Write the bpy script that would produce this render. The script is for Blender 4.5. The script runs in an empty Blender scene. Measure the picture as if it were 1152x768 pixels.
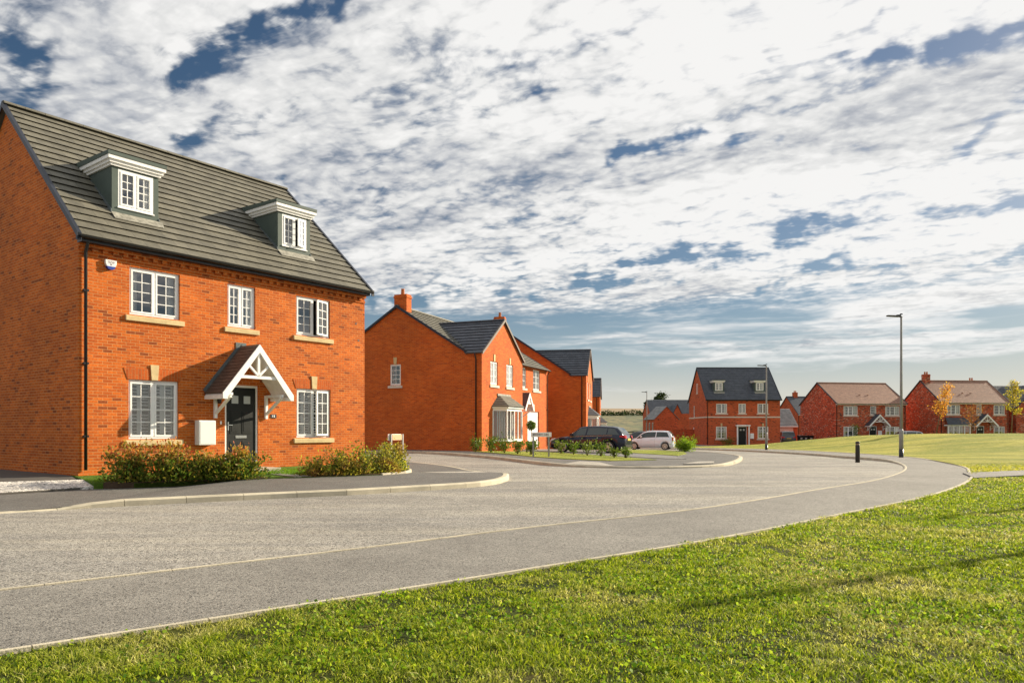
import bpy, bmesh, math, random
import numpy as np
from mathutils import Vector, Matrix
random.seed(7); rng=np.random.default_rng(7)
S=bpy.context.scene; COL=S.collection
rad=math.radians
# ------------------------------------------------------------------ camera
cam=bpy.data.cameras.new('camera'); camo=bpy.data.objects.new('camera',cam); COL.objects.link(camo)
camo.location=(0,0,1.2); camo.rotation_euler=(rad(90),0,0)
cam.sensor_width=36; cam.lens=829/1152*36; cam.shift_y=100/1152; cam.clip_start=.1; cam.clip_end=5000
S.camera=camo
S.view_settings.view_transform='Standard'; S.view_settings.look='None'; S.view_settings.gamma=1
S.view_settings.use_curve_mapping=False
S.view_settings.exposure=0.86
# ------------------------------------------------------------------ sun
SUN_AZ=rad(59.5); SUN_EL=rad(22.5)     # azimuth from +Y towards +X
sd=Vector((math.sin(SUN_AZ)*math.cos(SUN_EL),math.cos(SUN_AZ)*math.cos(SUN_EL),math.sin(SUN_EL)))
sl=bpy.data.lights.new('sun','SUN'); sl.energy=5.0; sl.angle=rad(.53); sl.color=(1,.87,.66)
so=bpy.data.objects.new('sun',sl); COL.objects.link(so); so.rotation_euler=sd.to_track_quat('Z','Y').to_euler()
# ------------------------------------------------------------------ node helper
class N:
    def __init__(s,nt): s.nt=nt; nt.nodes.clear()
    def n(s,t,**k):
        nd=s.nt.nodes.new(t)
        for a,b in k.items(): setattr(nd,a,b)
        return nd
    def l(s,a,b): s.nt.links.new(a,b)
    def put(s,sock,v):
        if hasattr(v,'is_output') or isinstance(v,bpy.types.NodeSocket): s.l(v,sock)
        else:
            if isinstance(v,(tuple,list)) and len(v)==3 and sock.type=='RGBA': v=(*v,1)
            sock.default_value=v
    def m(s,op,a,b=0.0,c=None,clamp=False):
        nd=s.n('ShaderNodeMath',operation=op,use_clamp=clamp); s.put(nd.inputs[0],a); s.put(nd.inputs[1],b)
        if c is not None: s.put(nd.inputs[2],c)
        return nd.outputs[0]
    def v(s,op,a,b=None,sc=None):
        nd=s.n('ShaderNodeVectorMath',operation=op); s.put(nd.inputs[0],a)
        if b is not None: s.put(nd.inputs[1],b)
        if sc is not None: s.put(nd.inputs['Scale'],sc)
        return nd.outputs['Value'] if op in('LENGTH','DOT_PRODUCT','DISTANCE') else nd.outputs[0]
    def noise(s,vec,scale,detail=4,rough=.5,dist=0,out=0,lac=2):
        nd=s.n('ShaderNodeTexNoise'); s.put(nd.inputs['Vector'],vec); s.put(nd.inputs['Scale'],scale)
        nd.inputs['Detail'].default_value=detail; nd.inputs['Roughness'].default_value=rough; nd.inputs['Distortion'].default_value=dist
        nd.inputs['Lacunarity'].default_value=lac
        return nd.outputs[out]
    def ss(s,x,a,b,o0=0.0,o1=1.0):
        nd=s.n('ShaderNodeMapRange',interpolation_type='SMOOTHSTEP'); s.put(nd.inputs[0],x)
        nd.inputs[1].default_value=a; nd.inputs[2].default_value=b; nd.inputs[3].default_value=o0; nd.inputs[4].default_value=o1
        return nd.outputs[0]
    def mix(s,f,a,b,blend='MIX'):
        nd=s.n('ShaderNodeMix',data_type='RGBA',blend_type=blend); s.put(nd.inputs[0],f); s.put(nd.inputs[6],a); s.put(nd.inputs[7],b)
        return nd.outputs[2]
    def ramp(s,x,stops):
        nd=s.n('ShaderNodeValToRGB'); s.put(nd.inputs[0],x); e=nd.color_ramp.elements
        while len(e)<len(stops): e.new(.5)
        for i,(p,c) in enumerate(stops): e[i].position=p; e[i].color=(*c,1)
        return nd.outputs[0]
# ------------------------------------------------------------------ world: sky and broken high cloud
W=bpy.data.worlds.new('World'); S.world=W; W.use_nodes=True
def build_world():
    g=N(W.node_tree)
    sky=g.n('ShaderNodeTexSky',sky_type='NISHITA'); sky.sun_disc=False
    sky.sun_elevation=SUN_EL; sky.sun_rotation=SUN_AZ; sky.altitude=50; sky.air_density=1.0; sky.dust_density=.8; sky.ozone_density=2.0
    tc=g.n('ShaderNodeTexCoord').outputs['Generated']
    d=g.v('NORMALIZE',tc); sep=g.n('ShaderNodeSeparateXYZ'); g.l(d,sep.inputs[0]); x,y,z=sep.outputs
    zz=g.m('ADD',g.m('MAXIMUM',z,0.0),.10)
    cb=g.n('ShaderNodeCombineXYZ'); g.l(g.m('DIVIDE',x,zz),cb.inputs[0]); g.l(g.m('DIVIDE',y,zz),cb.inputs[1]); P=cb.outputs[0]
    # rotate so streaks run along local x
    mp=g.n('ShaderNodeMapping'); g.l(P,mp.inputs[0]); mp.inputs['Rotation'].default_value=(0,0,rad(31)); Q=mp.outputs[0]
    mp2=g.n('ShaderNodeMapping'); g.l(Q,mp2.inputs[0]); mp2.inputs['Scale'].default_value=(.36,1,1); QS=mp2.outputs[0]
    warp=g.v('SUBTRACT',g.noise(Q,1.7,3,out=1),(.5,.5,.5)); QW=g.v('ADD',QS,g.v('SCALE',warp,sc=.35))
    big=g.noise(QW,.8,3,.5)
    mid=g.noise(QW,3.0,5,.55)
    fine=g.noise(g.v('ADD',QS,g.v('SCALE',warp,sc=.5)),15,6,.62,.2)
    def cells(scale,jit,sx,off):
        mp3=g.n('ShaderNodeMapping'); g.l(g.v('ADD',Q,g.v('SCALE',g.v('SUBTRACT',g.noise(Q,scale*.8,3,out=1),(.5,.5,.5)),sc=jit)),mp3.inputs[0]); mp3.inputs['Scale'].default_value=(sx,1,1); mp3.inputs['Location'].default_value=(off,off,0)
        vf=g.n('ShaderNodeTexVoronoi',feature='SMOOTH_F1'); g.l(mp3.outputs[0],vf.inputs['Vector']); vf.inputs['Scale'].default_value=scale; vf.inputs['Smoothness'].default_value=.8
        return g.m('SUBTRACT',.5,vf.outputs['Distance'])
    cell=g.m('ADD',g.m('MULTIPLY',cells(15,.12,.7,0),.6),g.m('MULTIPLY',cells(31,.07,.8,3.3),.4))
    # clear gaps: capsules between two directions
    dw=g.v('ADD',d,g.v('SCALE',g.v('SUBTRACT',g.noise(d,9,4,.6,out=1),(.5,.5,.5)),sc=.09))
    def dirv(px,py): return Vector(((px-576)/829,1,(484-py)/829)).normalized()
    gap=None
    for (ax,ay,bx,by,w,k) in GAPS:
        A=dirv(ax,ay); B=dirv(bx,by); AB=B-A
        pa=g.v('SUBTRACT',dw,tuple(A))
        t=g.m('DIVIDE',g.v('DOT_PRODUCT',pa,tuple(AB)),max(AB.dot(AB),1e-5),clamp=True)
        c=g.n('ShaderNodeVectorMath',operation='SCALE'); c.inputs[0].default_value=tuple(AB); g.l(t,c.inputs['Scale'])
        dist=g.v('LENGTH',g.v('SUBTRACT',pa,c.outputs[0]))
        f=g.m('MULTIPLY',g.ss(dist,0,w/829,1,0),k)
        gap=f if gap is None else g.m('MAXIMUM',gap,f)
    dens=g.m('ADD',g.m('MULTIPLY',g.m('SUBTRACT',big,.5),.9),.665)
    dens=g.m('ADD',dens,g.m('MULTIPLY',g.m('SUBTRACT',mid,.5),.8))
    dens=g.m('SUBTRACT',dens,g.m('MULTIPLY',gap,.66))
    tex=g.m('ADD',g.m('MULTIPLY',cell,1.0),g.m('MULTIPLY',g.m('SUBTRACT',fine,.5),.8))
    dens=g.m('ADD',dens,tex)
    dens=g.m('SUBTRACT',dens,g.ss(y,.05,-.35,0,.12))   # unseen sky behind the viewer, cleared to dim the shaded faces
    # thin towards the horizon: long flat bars
    mp4=g.n('ShaderNodeMapping'); g.l(d,mp4.inputs[0]); mp4.inputs['Scale'].default_value=(1.6,1.6,20); mp4.inputs['Rotation'].default_value=(0,rad(3),0)
    bar=g.noise(g.v('ADD',mp4.outputs[0],g.v('SCALE',warp,sc=.3)),1.6,5,.55)
    low=g.ss(z,.13,.20,1,0)
    dens=g.m('ADD',g.m('MULTIPLY',dens,g.m('SUBTRACT',1.0,low)),g.m('MULTIPLY',g.m('ADD',g.m('MULTIPLY',g.m('SUBTRACT',bar,.5),3.6),g.ss(z,.075,.125,.0,.36)),low))
    dens=g.m('SUBTRACT',dens,g.m('MULTIPLY',gap,g.m('MULTIPLY',low,.5)))
    cov=g.ss(dens,.10,.66)
    # towards the ground a warm milky veil
    veil=g.ss(z,.0,.26,.93,.0)
    # cloud shade
    lown=g.noise(g.v('ADD',QW,(3.1,1.7,0)),1.5,5,.6)
    sh=g.m('ADD',g.m('MULTIPLY',tex,1.0),g.m('MULTIPLY',g.m('SUBTRACT',lown,.5),-3.0))
    sh=g.m('ADD',sh,g.m('MULTIPLY',g.m('SUBTRACT',mid,.5),.5))
    sh=g.m('ADD',sh,.58)
    # brighter towards the sun
    sunf=g.v('DOT_PRODUCT',d,tuple(sd))
    br=g.ss(sunf,.1,1.0,.0,.35)
    cc=g.ramp(g.m('ADD',sh,br),[(.0,(.30,.33,.38)),(.35,(.52,.54,.58)),(.7,(.82,.82,.81)),(1,(.99,.98,.96))])
    veilc=g.ramp(g.m('MULTIPLY',z,1.0),[(.0,(.88,.80,.66)),(.05,(.70,.70,.65)),(.11,(.40,.51,.58)),(.17,(.22,.36,.50)),(.3,(.20,.33,.48))])
    skyc=g.n('ShaderNodeHueSaturation'); g.l(sky.outputs[0],skyc.inputs['Color']); skyc.inputs['Saturation'].default_value=1.15
    base=g.v('SCALE',skyc.outputs[0],sc=SKY)
    c1=g.mix(veil,base,g.v('SCALE',veilc,sc=CLD))
    c2=g.mix(g.m('MULTIPLY',cov,g.ss(z,.03,.12,.2,.97)),c1,g.v('SCALE',cc,sc=CLD))
    bg=g.n('ShaderNodeBackground'); g.l(c2,bg.inputs[0]); bg.inputs[1].default_value=1
    o=g.n('ShaderNodeOutputWorld'); g.l(bg.outputs[0],o.inputs[0])
SKY=.037; CLD=.525
GAPS=[(200,88,330,30,26,1.0),(330,30,380,5,20,.8),(0,150,18,50,30,.7),(205,165,292,132,20,.7),(150,130,190,118,10,.5),
      (690,172,780,160,14,.8),(780,160,870,150,12,.6),(970,80,1060,62,14,.7),(1060,62,1170,35,26,1.0),(1000,12,980,40,12,.4),
      (700,296,800,282,16,.9),(800,282,945,262,16,.9),(1040,240,1160,228,14,.9),(1085,160,1160,105,16,.6),
      (415,340,700,322,16,1.0),(700,318,900,316,8,.8),(900,300,1160,296,12,.9),(240,60,190,90,12,.5),(310,200,330,215,8,.5)]
build_world()
W.cycles.sampling_method='MANUAL'; W.cycles.sample_map_resolution=512
# ------------------------------------------------------------------ terrain
def ss(t):
    t=min(1,max(0,t)); return t*t*(3-2*t)
def G(x,y):
    sx=ss((x+5)/11)
    g=-.5*ss((y-18)/67)*sx+.1*(1-sx)*ss((y-22)/12)
    g+=(1.12+.055*math.sin(x*.6+y*.35)+.035*math.sin(y*.9-x*.2))*ss((x-20)/14)*ss((y-30)/25)*(1-ss((y-68)/14))
    return g
# ------------------------------------------------------------------ materials
MATS={}
def principled(name,col,rough=.6,spec=.5,metal=0,bump=None,var=0,vscale=3,coat=0):
    if name in MATS: return MATS[name]
    m=bpy.data.materials.new(name); m.use_nodes=True; g=N(m.node_tree)
    b=g.n('ShaderNodeBsdfPrincipled'); o=g.n('ShaderNodeOutputMaterial'); g.l(b.outputs[0],o.inputs[0])
    b.inputs['Roughness'].default_value=rough; b.inputs['Specular IOR Level'].default_value=spec; b.inputs['Metallic'].default_value=metal
    b.inputs['Coat Weight'].default_value=coat
    tc=g.n('ShaderNodeTexCoord').outputs['Object']
    if var:
        f=g.noise(tc,vscale,5,.6); g.l(g.mix(g.ss(f,.3,.7),tuple(c*(1-var) for c in col),tuple(min(1,c*(1+var)) for c in col)),b.inputs['Base Color'])
    else: b.inputs['Base Color'].default_value=(*col,1)
    if bump:
        bn=g.n('ShaderNodeBump'); bn.inputs['Strength'].default_value=bump[1]; bn.inputs['Distance'].default_value=.01
        g.l(g.noise(tc,bump[0],4),bn.inputs['Height']); g.l(bn.outputs[0],b.inputs['Normal'])
    MATS[name]=m; return m
def brick_mat(name,c1,c2,mortar,dark=(.12,.04,.02),pdark=.06,speck=None,pspeck=0,bw=.205,rh=.0675,ms=.0052,rot=False):
    if name in MATS: return MATS[name]
    m=bpy.data.materials.new(name); m.use_nodes=True; g=N(m.node_tree)
    b=g.n('ShaderNodeBsdfPrincipled'); o=g.n('ShaderNodeOutputMaterial'); g.l(b.outputs[0],o.inputs[0])
    b.inputs['Roughness'].default_value=.88; b.inputs['Specular IOR Level'].default_value=.25
    uv=g.n('ShaderNodeUVMap').outputs[0]
    if rot:
        mp=g.n('ShaderNodeMapping'); g.l(uv,mp.inputs[0]); mp.inputs['Rotation'].default_value=(0,0,rad(90)); uv=mp.outputs[0]
    w=g.v('ADD',uv,g.v('SCALE',g.v('SUBTRACT',g.noise(uv,14,2,out=1),(.5,.5,.5)),sc=.006))
    br=g.n('ShaderNodeTexBrick'); g.l(w,br.inputs['Vector']); br.inputs['Scale'].default_value=1
    br.inputs['Brick Width'].default_value=bw; br.inputs['Row Height'].default_value=rh; br.inputs['Mortar Size'].default_value=ms
    br.inputs['Mortar Smooth'].default_value=.25; br.offset=.5
    br.inputs['Color1'].default_value=(0,0,0,1); br.inputs['Color2'].default_value=(1,1,1,1); br.inputs['Mortar'].default_value=(.5,.5,.5,1); br.inputs['Bias'].default_value=0
    rnd=g.n('ShaderNodeSeparateColor'); g.l(br.outputs['Color'],rnd.inputs[0]); r=rnd.outputs[0]
    col=g.mix(r,c1,c2)
    # second random per brick: hash r
    h=g.m('FRACT',g.m('MULTIPLY',r,37.77))
    col=g.mix(g.m('LESS_THAN',h,pdark),col,dark)
    if speck: 
        h2=g.m('FRACT',g.m('MULTIPLY',r,91.3)); col=g.mix(g.m('LESS_THAN',h2,pspeck),col,speck)
    n1=g.noise(uv,.55,4,.6); n2=g.noise(uv,22,4,.65)
    col=g.mix(.8,col,g.mix(g.ss(n1,.25,.75),(.80,.80,.80),(1.18,1.15,1.12)),'MULTIPLY')
    col=g.mix(.8,col,g.mix(g.ss(n2,.3,.7),(.78,.76,.74),(1.16,1.16,1.16)),'MULTIPLY')
    mc=g.mix(g.ss(g.noise(uv,1.3,4),.35,.7),mortar,tuple(c*.72 for c in mortar))
    col=g.mix(br.outputs['Fac'],col,mc); g.l(col,b.inputs['Base Color'])
    bn=g.n('ShaderNodeBump'); bn.inputs['Strength'].default_value=.7; bn.inputs['Distance'].default_value=.006
    g.l(g.m('ADD',g.m('SUBTRACT',1.0,br.outputs['Fac']),g.m('MULTIPLY',n2,.5)),bn.inputs['Height']); g.l(bn.outputs[0],b.inputs['Normal'])
    MATS[name]=m; return m
def tile_mat(name,col,tw=.33,th=.31,var=.14):
    if name in MATS: return MATS[name]
    m=bpy.data.materials.new(name); m.use_nodes=True; g=N(m.node_tree)
    b=g.n('ShaderNodeBsdfPrincipled'); o=g.n('ShaderNodeOutputMaterial'); g.l(b.outputs[0],o.inputs[0])
    b.inputs['Roughness'].default_value=.62; b.inputs['Specular IOR Level'].default_value=.4
    uv=g.n('ShaderNodeUVMap').outputs[0]
    br=g.n('ShaderNodeTexBrick'); g.l(uv,br.inputs['Vector']); br.inputs['Scale'].default_value=1
    br.inputs['Brick Width'].default_value=tw; br.inputs['Row Height'].default_value=th; br.inputs['Mortar Size'].default_value=.004; br.inputs['Mortar Smooth'].default_value=.1
    br.inputs['Color1'].default_value=(*[c*(1-var) for c in col],1); br.inputs['Color2'].default_value=(*[c*(1+var) for c in col],1)
    br.inputs['Mortar'].default_value=(*[c*.35 for c in col],1)
    n=g.noise(uv,2.2,6,.65); c=g.mix(1.0,br.outputs[0],g.mix(g.ss(n,.3,.7),(.8,.8,.8),(1.2,1.19,1.16)),'MULTIPLY')
    n2=g.noise(uv,60,3,.6); c=g.mix(.7,c,g.mix(g.ss(n2,.3,.7),(.8,.8,.8),(1.2,1.2,1.2)),'MULTIPLY')
    g.l(c,b.inputs['Base Color'])
    bn=g.n('ShaderNodeBump'); bn.inputs['Strength'].default_value=.5; bn.inputs['Distance'].default_value=.004
    g.l(g.m('ADD',g.m('MULTIPLY',br.outputs['Fac'],-1.0),n2),bn.inputs['Height']); g.l(bn.outputs[0],b.inputs['Normal'])
    MATS[name]=m; return m
def asphalt_mat(name,base,agg=.5,patch=.2,tone=(1,.97,.92),scale=1,stripes=False):
    if name in MATS: return MATS[name]
    m=bpy.data.materials.new(name); m.use_nodes=True; g=N(m.node_tree)
    b=g.n('ShaderNodeBsdfPrincipled'); o=g.n('ShaderNodeOutputMaterial'); g.l(b.outputs[0],o.inputs[0])
    b.inputs['Roughness'].default_value=.72; b.inputs['Specular IOR Level'].default_value=.35
    tc=g.n('ShaderNodeTexCoord').outputs['Object']
    vo=g.n('ShaderNodeTexVoronoi'); g.l(tc,vo.inputs['Vector']); vo.inputs['Scale'].default_value=75/scale
    sc=g.n('ShaderNodeSeparateColor'); g.l(vo.outputs['Color'],sc.inputs[0])
    c0=tuple(base*t*(1-agg) for t in tone); c1=tuple(base*t*(1+agg) for t in tone)
    c=g.mix(sc.outputs[0],c0,c1)
    n1=g.noise(tc,.35,5,.6); n2=g.noise(tc,4,6,.7)
    c=g.mix(1.0,c,g.mix(g.ss(n1,.3,.7),(1-patch,)*3,(1+patch,)*3),'MULTIPLY')
    c=g.mix(1.0,c,g.mix(g.ss(n2,.25,.75),(.88,.88,.88),(1.10,1.10,1.09)),'MULTIPLY')
    n4=g.noise(tc,.9,3,.5,.8); c=g.mix(g.ss(n4,.60,.66,0,.22),c,tuple(base*.55*t for t in tone))
    # few dark stones pulled out
    c=g.mix(g.m('LESS_THAN',sc.outputs[1],.10),c,tuple(base*.25*t for t in tone))
    if stripes:   # worn wheel tracks and pale dusty drifts, drawn out along the road
        mp=g.n('ShaderNodeMapping'); g.l(tc,mp.inputs[0]); mp.inputs['Rotation'].default_value=(0,0,rad(-47)); mp.inputs['Scale'].default_value=(.08,.9,1)
        st=g.noise(mp.outputs[0],1.6,5,.6); c=g.mix(1.0,c,g.mix(g.ss(st,.35,.7),(.86,.86,.87),(1.2,1.17,1.1)),'MULTIPLY')
    # hairline tar joints / cracks
    g.l(c,b.inputs['Base Color'])
    bn=g.n('ShaderNodeBump'); bn.inputs['Strength'].default_value=.55; bn.inputs['Distance'].default_value=.006*scale
    g.l(g.m('ADD',g.m('MULTIPLY',vo.outputs['Distance'],-1.3),g.m('MULTIPLY',n2,.5)),bn.inputs['Height']); g.l(bn.outputs[0],b.inputs['Normal'])
    MATS[name]=m; return m
def lawn_mat(name,ca,cb,cc,streak=0,bscale=60):
    m=bpy.data.materials.new(name); m.use_nodes=True; g=N(m.node_tree)
    b=g.n('ShaderNodeBsdfPrincipled'); o=g.n('ShaderNodeOutputMaterial'); g.l(b.outputs[0],o.inputs[0])
    b.inputs['Roughness'].default_value=.9; b.inputs['Specular IOR Level'].default_value=.15
    tc=g.n('ShaderNodeTexCoord').outputs['Object']
    mp=g.n('ShaderNodeMapping'); g.l(tc,mp.inputs[0]); mp.inputs['Rotation'].default_value=(0,0,rad(-25)); mp.inputs['Scale'].default_value=(.35,1,1) if streak else (1,1,1)
    n1=g.noise(mp.outputs[0],.3,5,.62,.3); n2=g.noise(tc,2.2,6,.7); n3=g.noise(tc,bscale,4,.7)
    c=g.mix(g.ss(n1,.42,.58),ca,cb); c=g.mix(g.ss(n2,.5,.75),c,cc)
    c=g.mix(1.0,c,g.mix(g.ss(n3,.3,.7),(.5,.52,.45),(1.4,1.4,1.3)),'MULTIPLY')
    g.l(c,b.inputs['Base Color'])
    bn=g.n('ShaderNodeBump'); bn.inputs['Strength'].default_value=1; bn.inputs['Distance'].default_value=.06
    g.l(g.m('ADD',n3,g.m('MULTIPLY',n2,1.0)),bn.inputs['Height']); g.l(bn.outputs[0],b.inputs['Normal'])
    MATS[name]=m; return m
def leaf_mat(name,stops,trans=.45,rough=.6,zr=None,top=None,patch=None):
    m=bpy.data.materials.new(name); m.use_nodes=True; g=N(m.node_tree)
    b=g.n('ShaderNodeBsdfPrincipled'); b.inputs['Roughness'].default_value=rough; b.inputs['Specular IOR Level'].default_value=.18
    t=g.n('ShaderNodeBsdfTranslucent'); ms=g.n('ShaderNodeMixShader'); ms.inputs[0].default_value=trans
    o=g.n('ShaderNodeOutputMaterial'); g.l(b.outputs[0],ms.inputs[1]); g.l(t.outputs[0],ms.inputs[2]); g.l(ms.outputs[0],o.inputs[0])
    gi=g.n('ShaderNodeNewGeometry').outputs['Random Per Island']
    c=g.ramp(gi,stops)
    if zr or patch: tc=g.n('ShaderNodeTexCoord').outputs['Object']
    if zr:
        sp=g.n('ShaderNodeSeparateXYZ'); g.l(tc,sp.inputs[0])
        f=g.m('ADD',g.ss(sp.outputs[2],zr[0],zr[1]),g.m('MULTIPLY',g.m('SUBTRACT',g.m('FRACT',g.m('MULTIPLY',gi,17.3)),.5),.9),clamp=True)
        c=g.mix(f,c,g.ramp(g.m('FRACT',g.m('MULTIPLY',gi,7.7)),top))
    if patch:
        n=g.noise(tc,patch[0],4,.6); c=g.mix(g.ss(n,patch[1],patch[2]),c,g.ramp(gi,patch[3]))
    g.l(c,b.inputs['Base Color']); g.l(g.mix(1.0,c,(1.25,1.3,.75),'MULTIPLY'),t.inputs[0])
    MATS[name]=m; return m
def glass_mat(name='window_glass',tint=(.88,.91,.92),refl=.10,col=(1,1,1)):
    if name in MATS: return MATS[name]
    m=bpy.data.materials.new(name); m.use_nodes=True; g=N(m.node_tree)
    tr=g.n('ShaderNodeBsdfTransparent'); tr.inputs[0].default_value=(*tint,1)
    gl=g.n('ShaderNodeBsdfGlossy'); gl.inputs['Roughness'].default_value=.02; gl.inputs[0].default_value=(*col,1)
    fr=g.n('ShaderNodeFresnel'); fr.inputs[0].default_value=1.5
    ms=g.n('ShaderNodeMixShader'); o=g.n('ShaderNodeOutputMaterial')
    tc=g.n('ShaderNodeTexCoord').outputs['Object']; bn=g.n('ShaderNodeBump'); bn.inputs['Strength'].default_value=.04; bn.inputs['Distance'].default_value=.02
    g.l(g.noise(tc,2.5,1),bn.inputs['Height']); g.l(bn.outputs[0],gl.inputs['Normal'])
    g.l(g.m('ADD',g.m('MULTIPLY',fr.outputs[0],1.2),refl,clamp=True),ms.inputs[0]); g.l(tr.outputs[0],ms.inputs[1]); g.l(gl.outputs[0],ms.inputs[2]); g.l(ms.outputs[0],o.inputs[0])
    MATS[name]=m; return m
B_MAIN=brick_mat('orange_red_brick',(.62,.148,.018),(.42,.085,.012),(.62,.33,.13),dark=(.27,.062,.015),pdark=.045)
B_HEAD=brick_mat('soldier_brick',(.50,.105,.016),(.40,.080,.013),(.50,.22,.08),rot=True,pdark=0,bw=.27,rh=.072,ms=.006)
B_TWO=brick_mat('red_orange_brick',(.62,.135,.018),(.46,.082,.012),(.52,.25,.10),dark=(.40,.075,.015),pdark=.025)
B_FAR=brick_mat('plain_red_brick',(.60,.118,.040),(.46,.082,.026),(.48,.20,.12),dark=(.13,.035,.02),pdark=.08)
B_MIX=brick_mat('mottled_red_brick',(.58,.105,.042),(.38,.062,.028),(.48,.26,.17),dark=(.06,.03,.025),pdark=.16,speck=(.55,.36,.26),pspeck=.09)
T_MAIN=tile_mat('grey_green_tile',(.135,.127,.100))
T_SLATE=tile_mat('blue_grey_tile',(.075,.085,.105))
T_BROWN=tile_mat('brown_tile',(.30,.16,.11),tw=.17,th=.1)
T_PALE=tile_mat('pale_grey_tile',(.24,.24,.24))
T_PORCH=tile_mat('porch_tile',(.10,.075,.06),tw=.17,th=.12)
WHITE=principled('white_upvc',(.86,.86,.85),.35,.5,var=.03,vscale=6)
TIMBER=principled('white_painted_timber',(.86,.85,.83),.5,.4,var=.05,vscale=9)
STONE=principled('buff_cast_stone',(.58,.45,.24),.85,.3,bump=(60,.3),var=.12,vscale=5)
WSTONE=principled('pale_stone',(.62,.56,.48),.85,.3,var=.08)
BLACK=principled('black_plastic',(.012,.012,.014),.35,.5)
DOORB=principled('black_painted_door',(.010,.012,.011),.5,.3,bump=(9,.3))
LEAD=principled('grey_lead',(.10,.12,.125),.65,.4,bump=(8,.3),var=.15)
DORM=principled('grey_green_dormer_cladding',(.075,.100,.088),.6,.3,var=.08)
FLASH=principled('stained_lead_flashing',(.27,.26,.22),.6,.4,bump=(14,.8),var=.35,vscale=9)
METAL=principled('galvanised_steel',(.30,.30,.295),.6,.4,metal=.3,var=.12,vscale=4)
CHROME=principled('satin_chrome',(.7,.7,.7),.25,.5,metal=1)
GREYP=principled('grey_plastic',(.16,.16,.16),.5)
CURT=principled('pale_curtain',(.75,.73,.68),.9,.1,var=.08)
SHUT=principled('white_shutter_slats',(.88,.87,.84),.5,.3)
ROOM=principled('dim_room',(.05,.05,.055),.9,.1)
TERRA=principled('terracotta_pot',(.45,.16,.06),.8,.2)
GLASS=glass_mat()
BLUE=principled('alarm_blue',(.02,.05,.30),.35)
DARKTXT=principled('dark_lettering',(.05,.05,.06),.6)
BARK=principled('bark',(.16,.11,.07),.9,.2,bump=(30,.6),var=.25,vscale=12)
KERB=principled('concrete_kerb',(.50,.45,.34),.85,.3,bump=(70,.5),var=.16,vscale=2.3)
VCAP=principled('dark_blue_verge',(.018,.022,.035),.45,.4)
SOIL=principled('bare_soil',(.09,.06,.04),.95,.1,bump=(20,1),var=.3)
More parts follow.
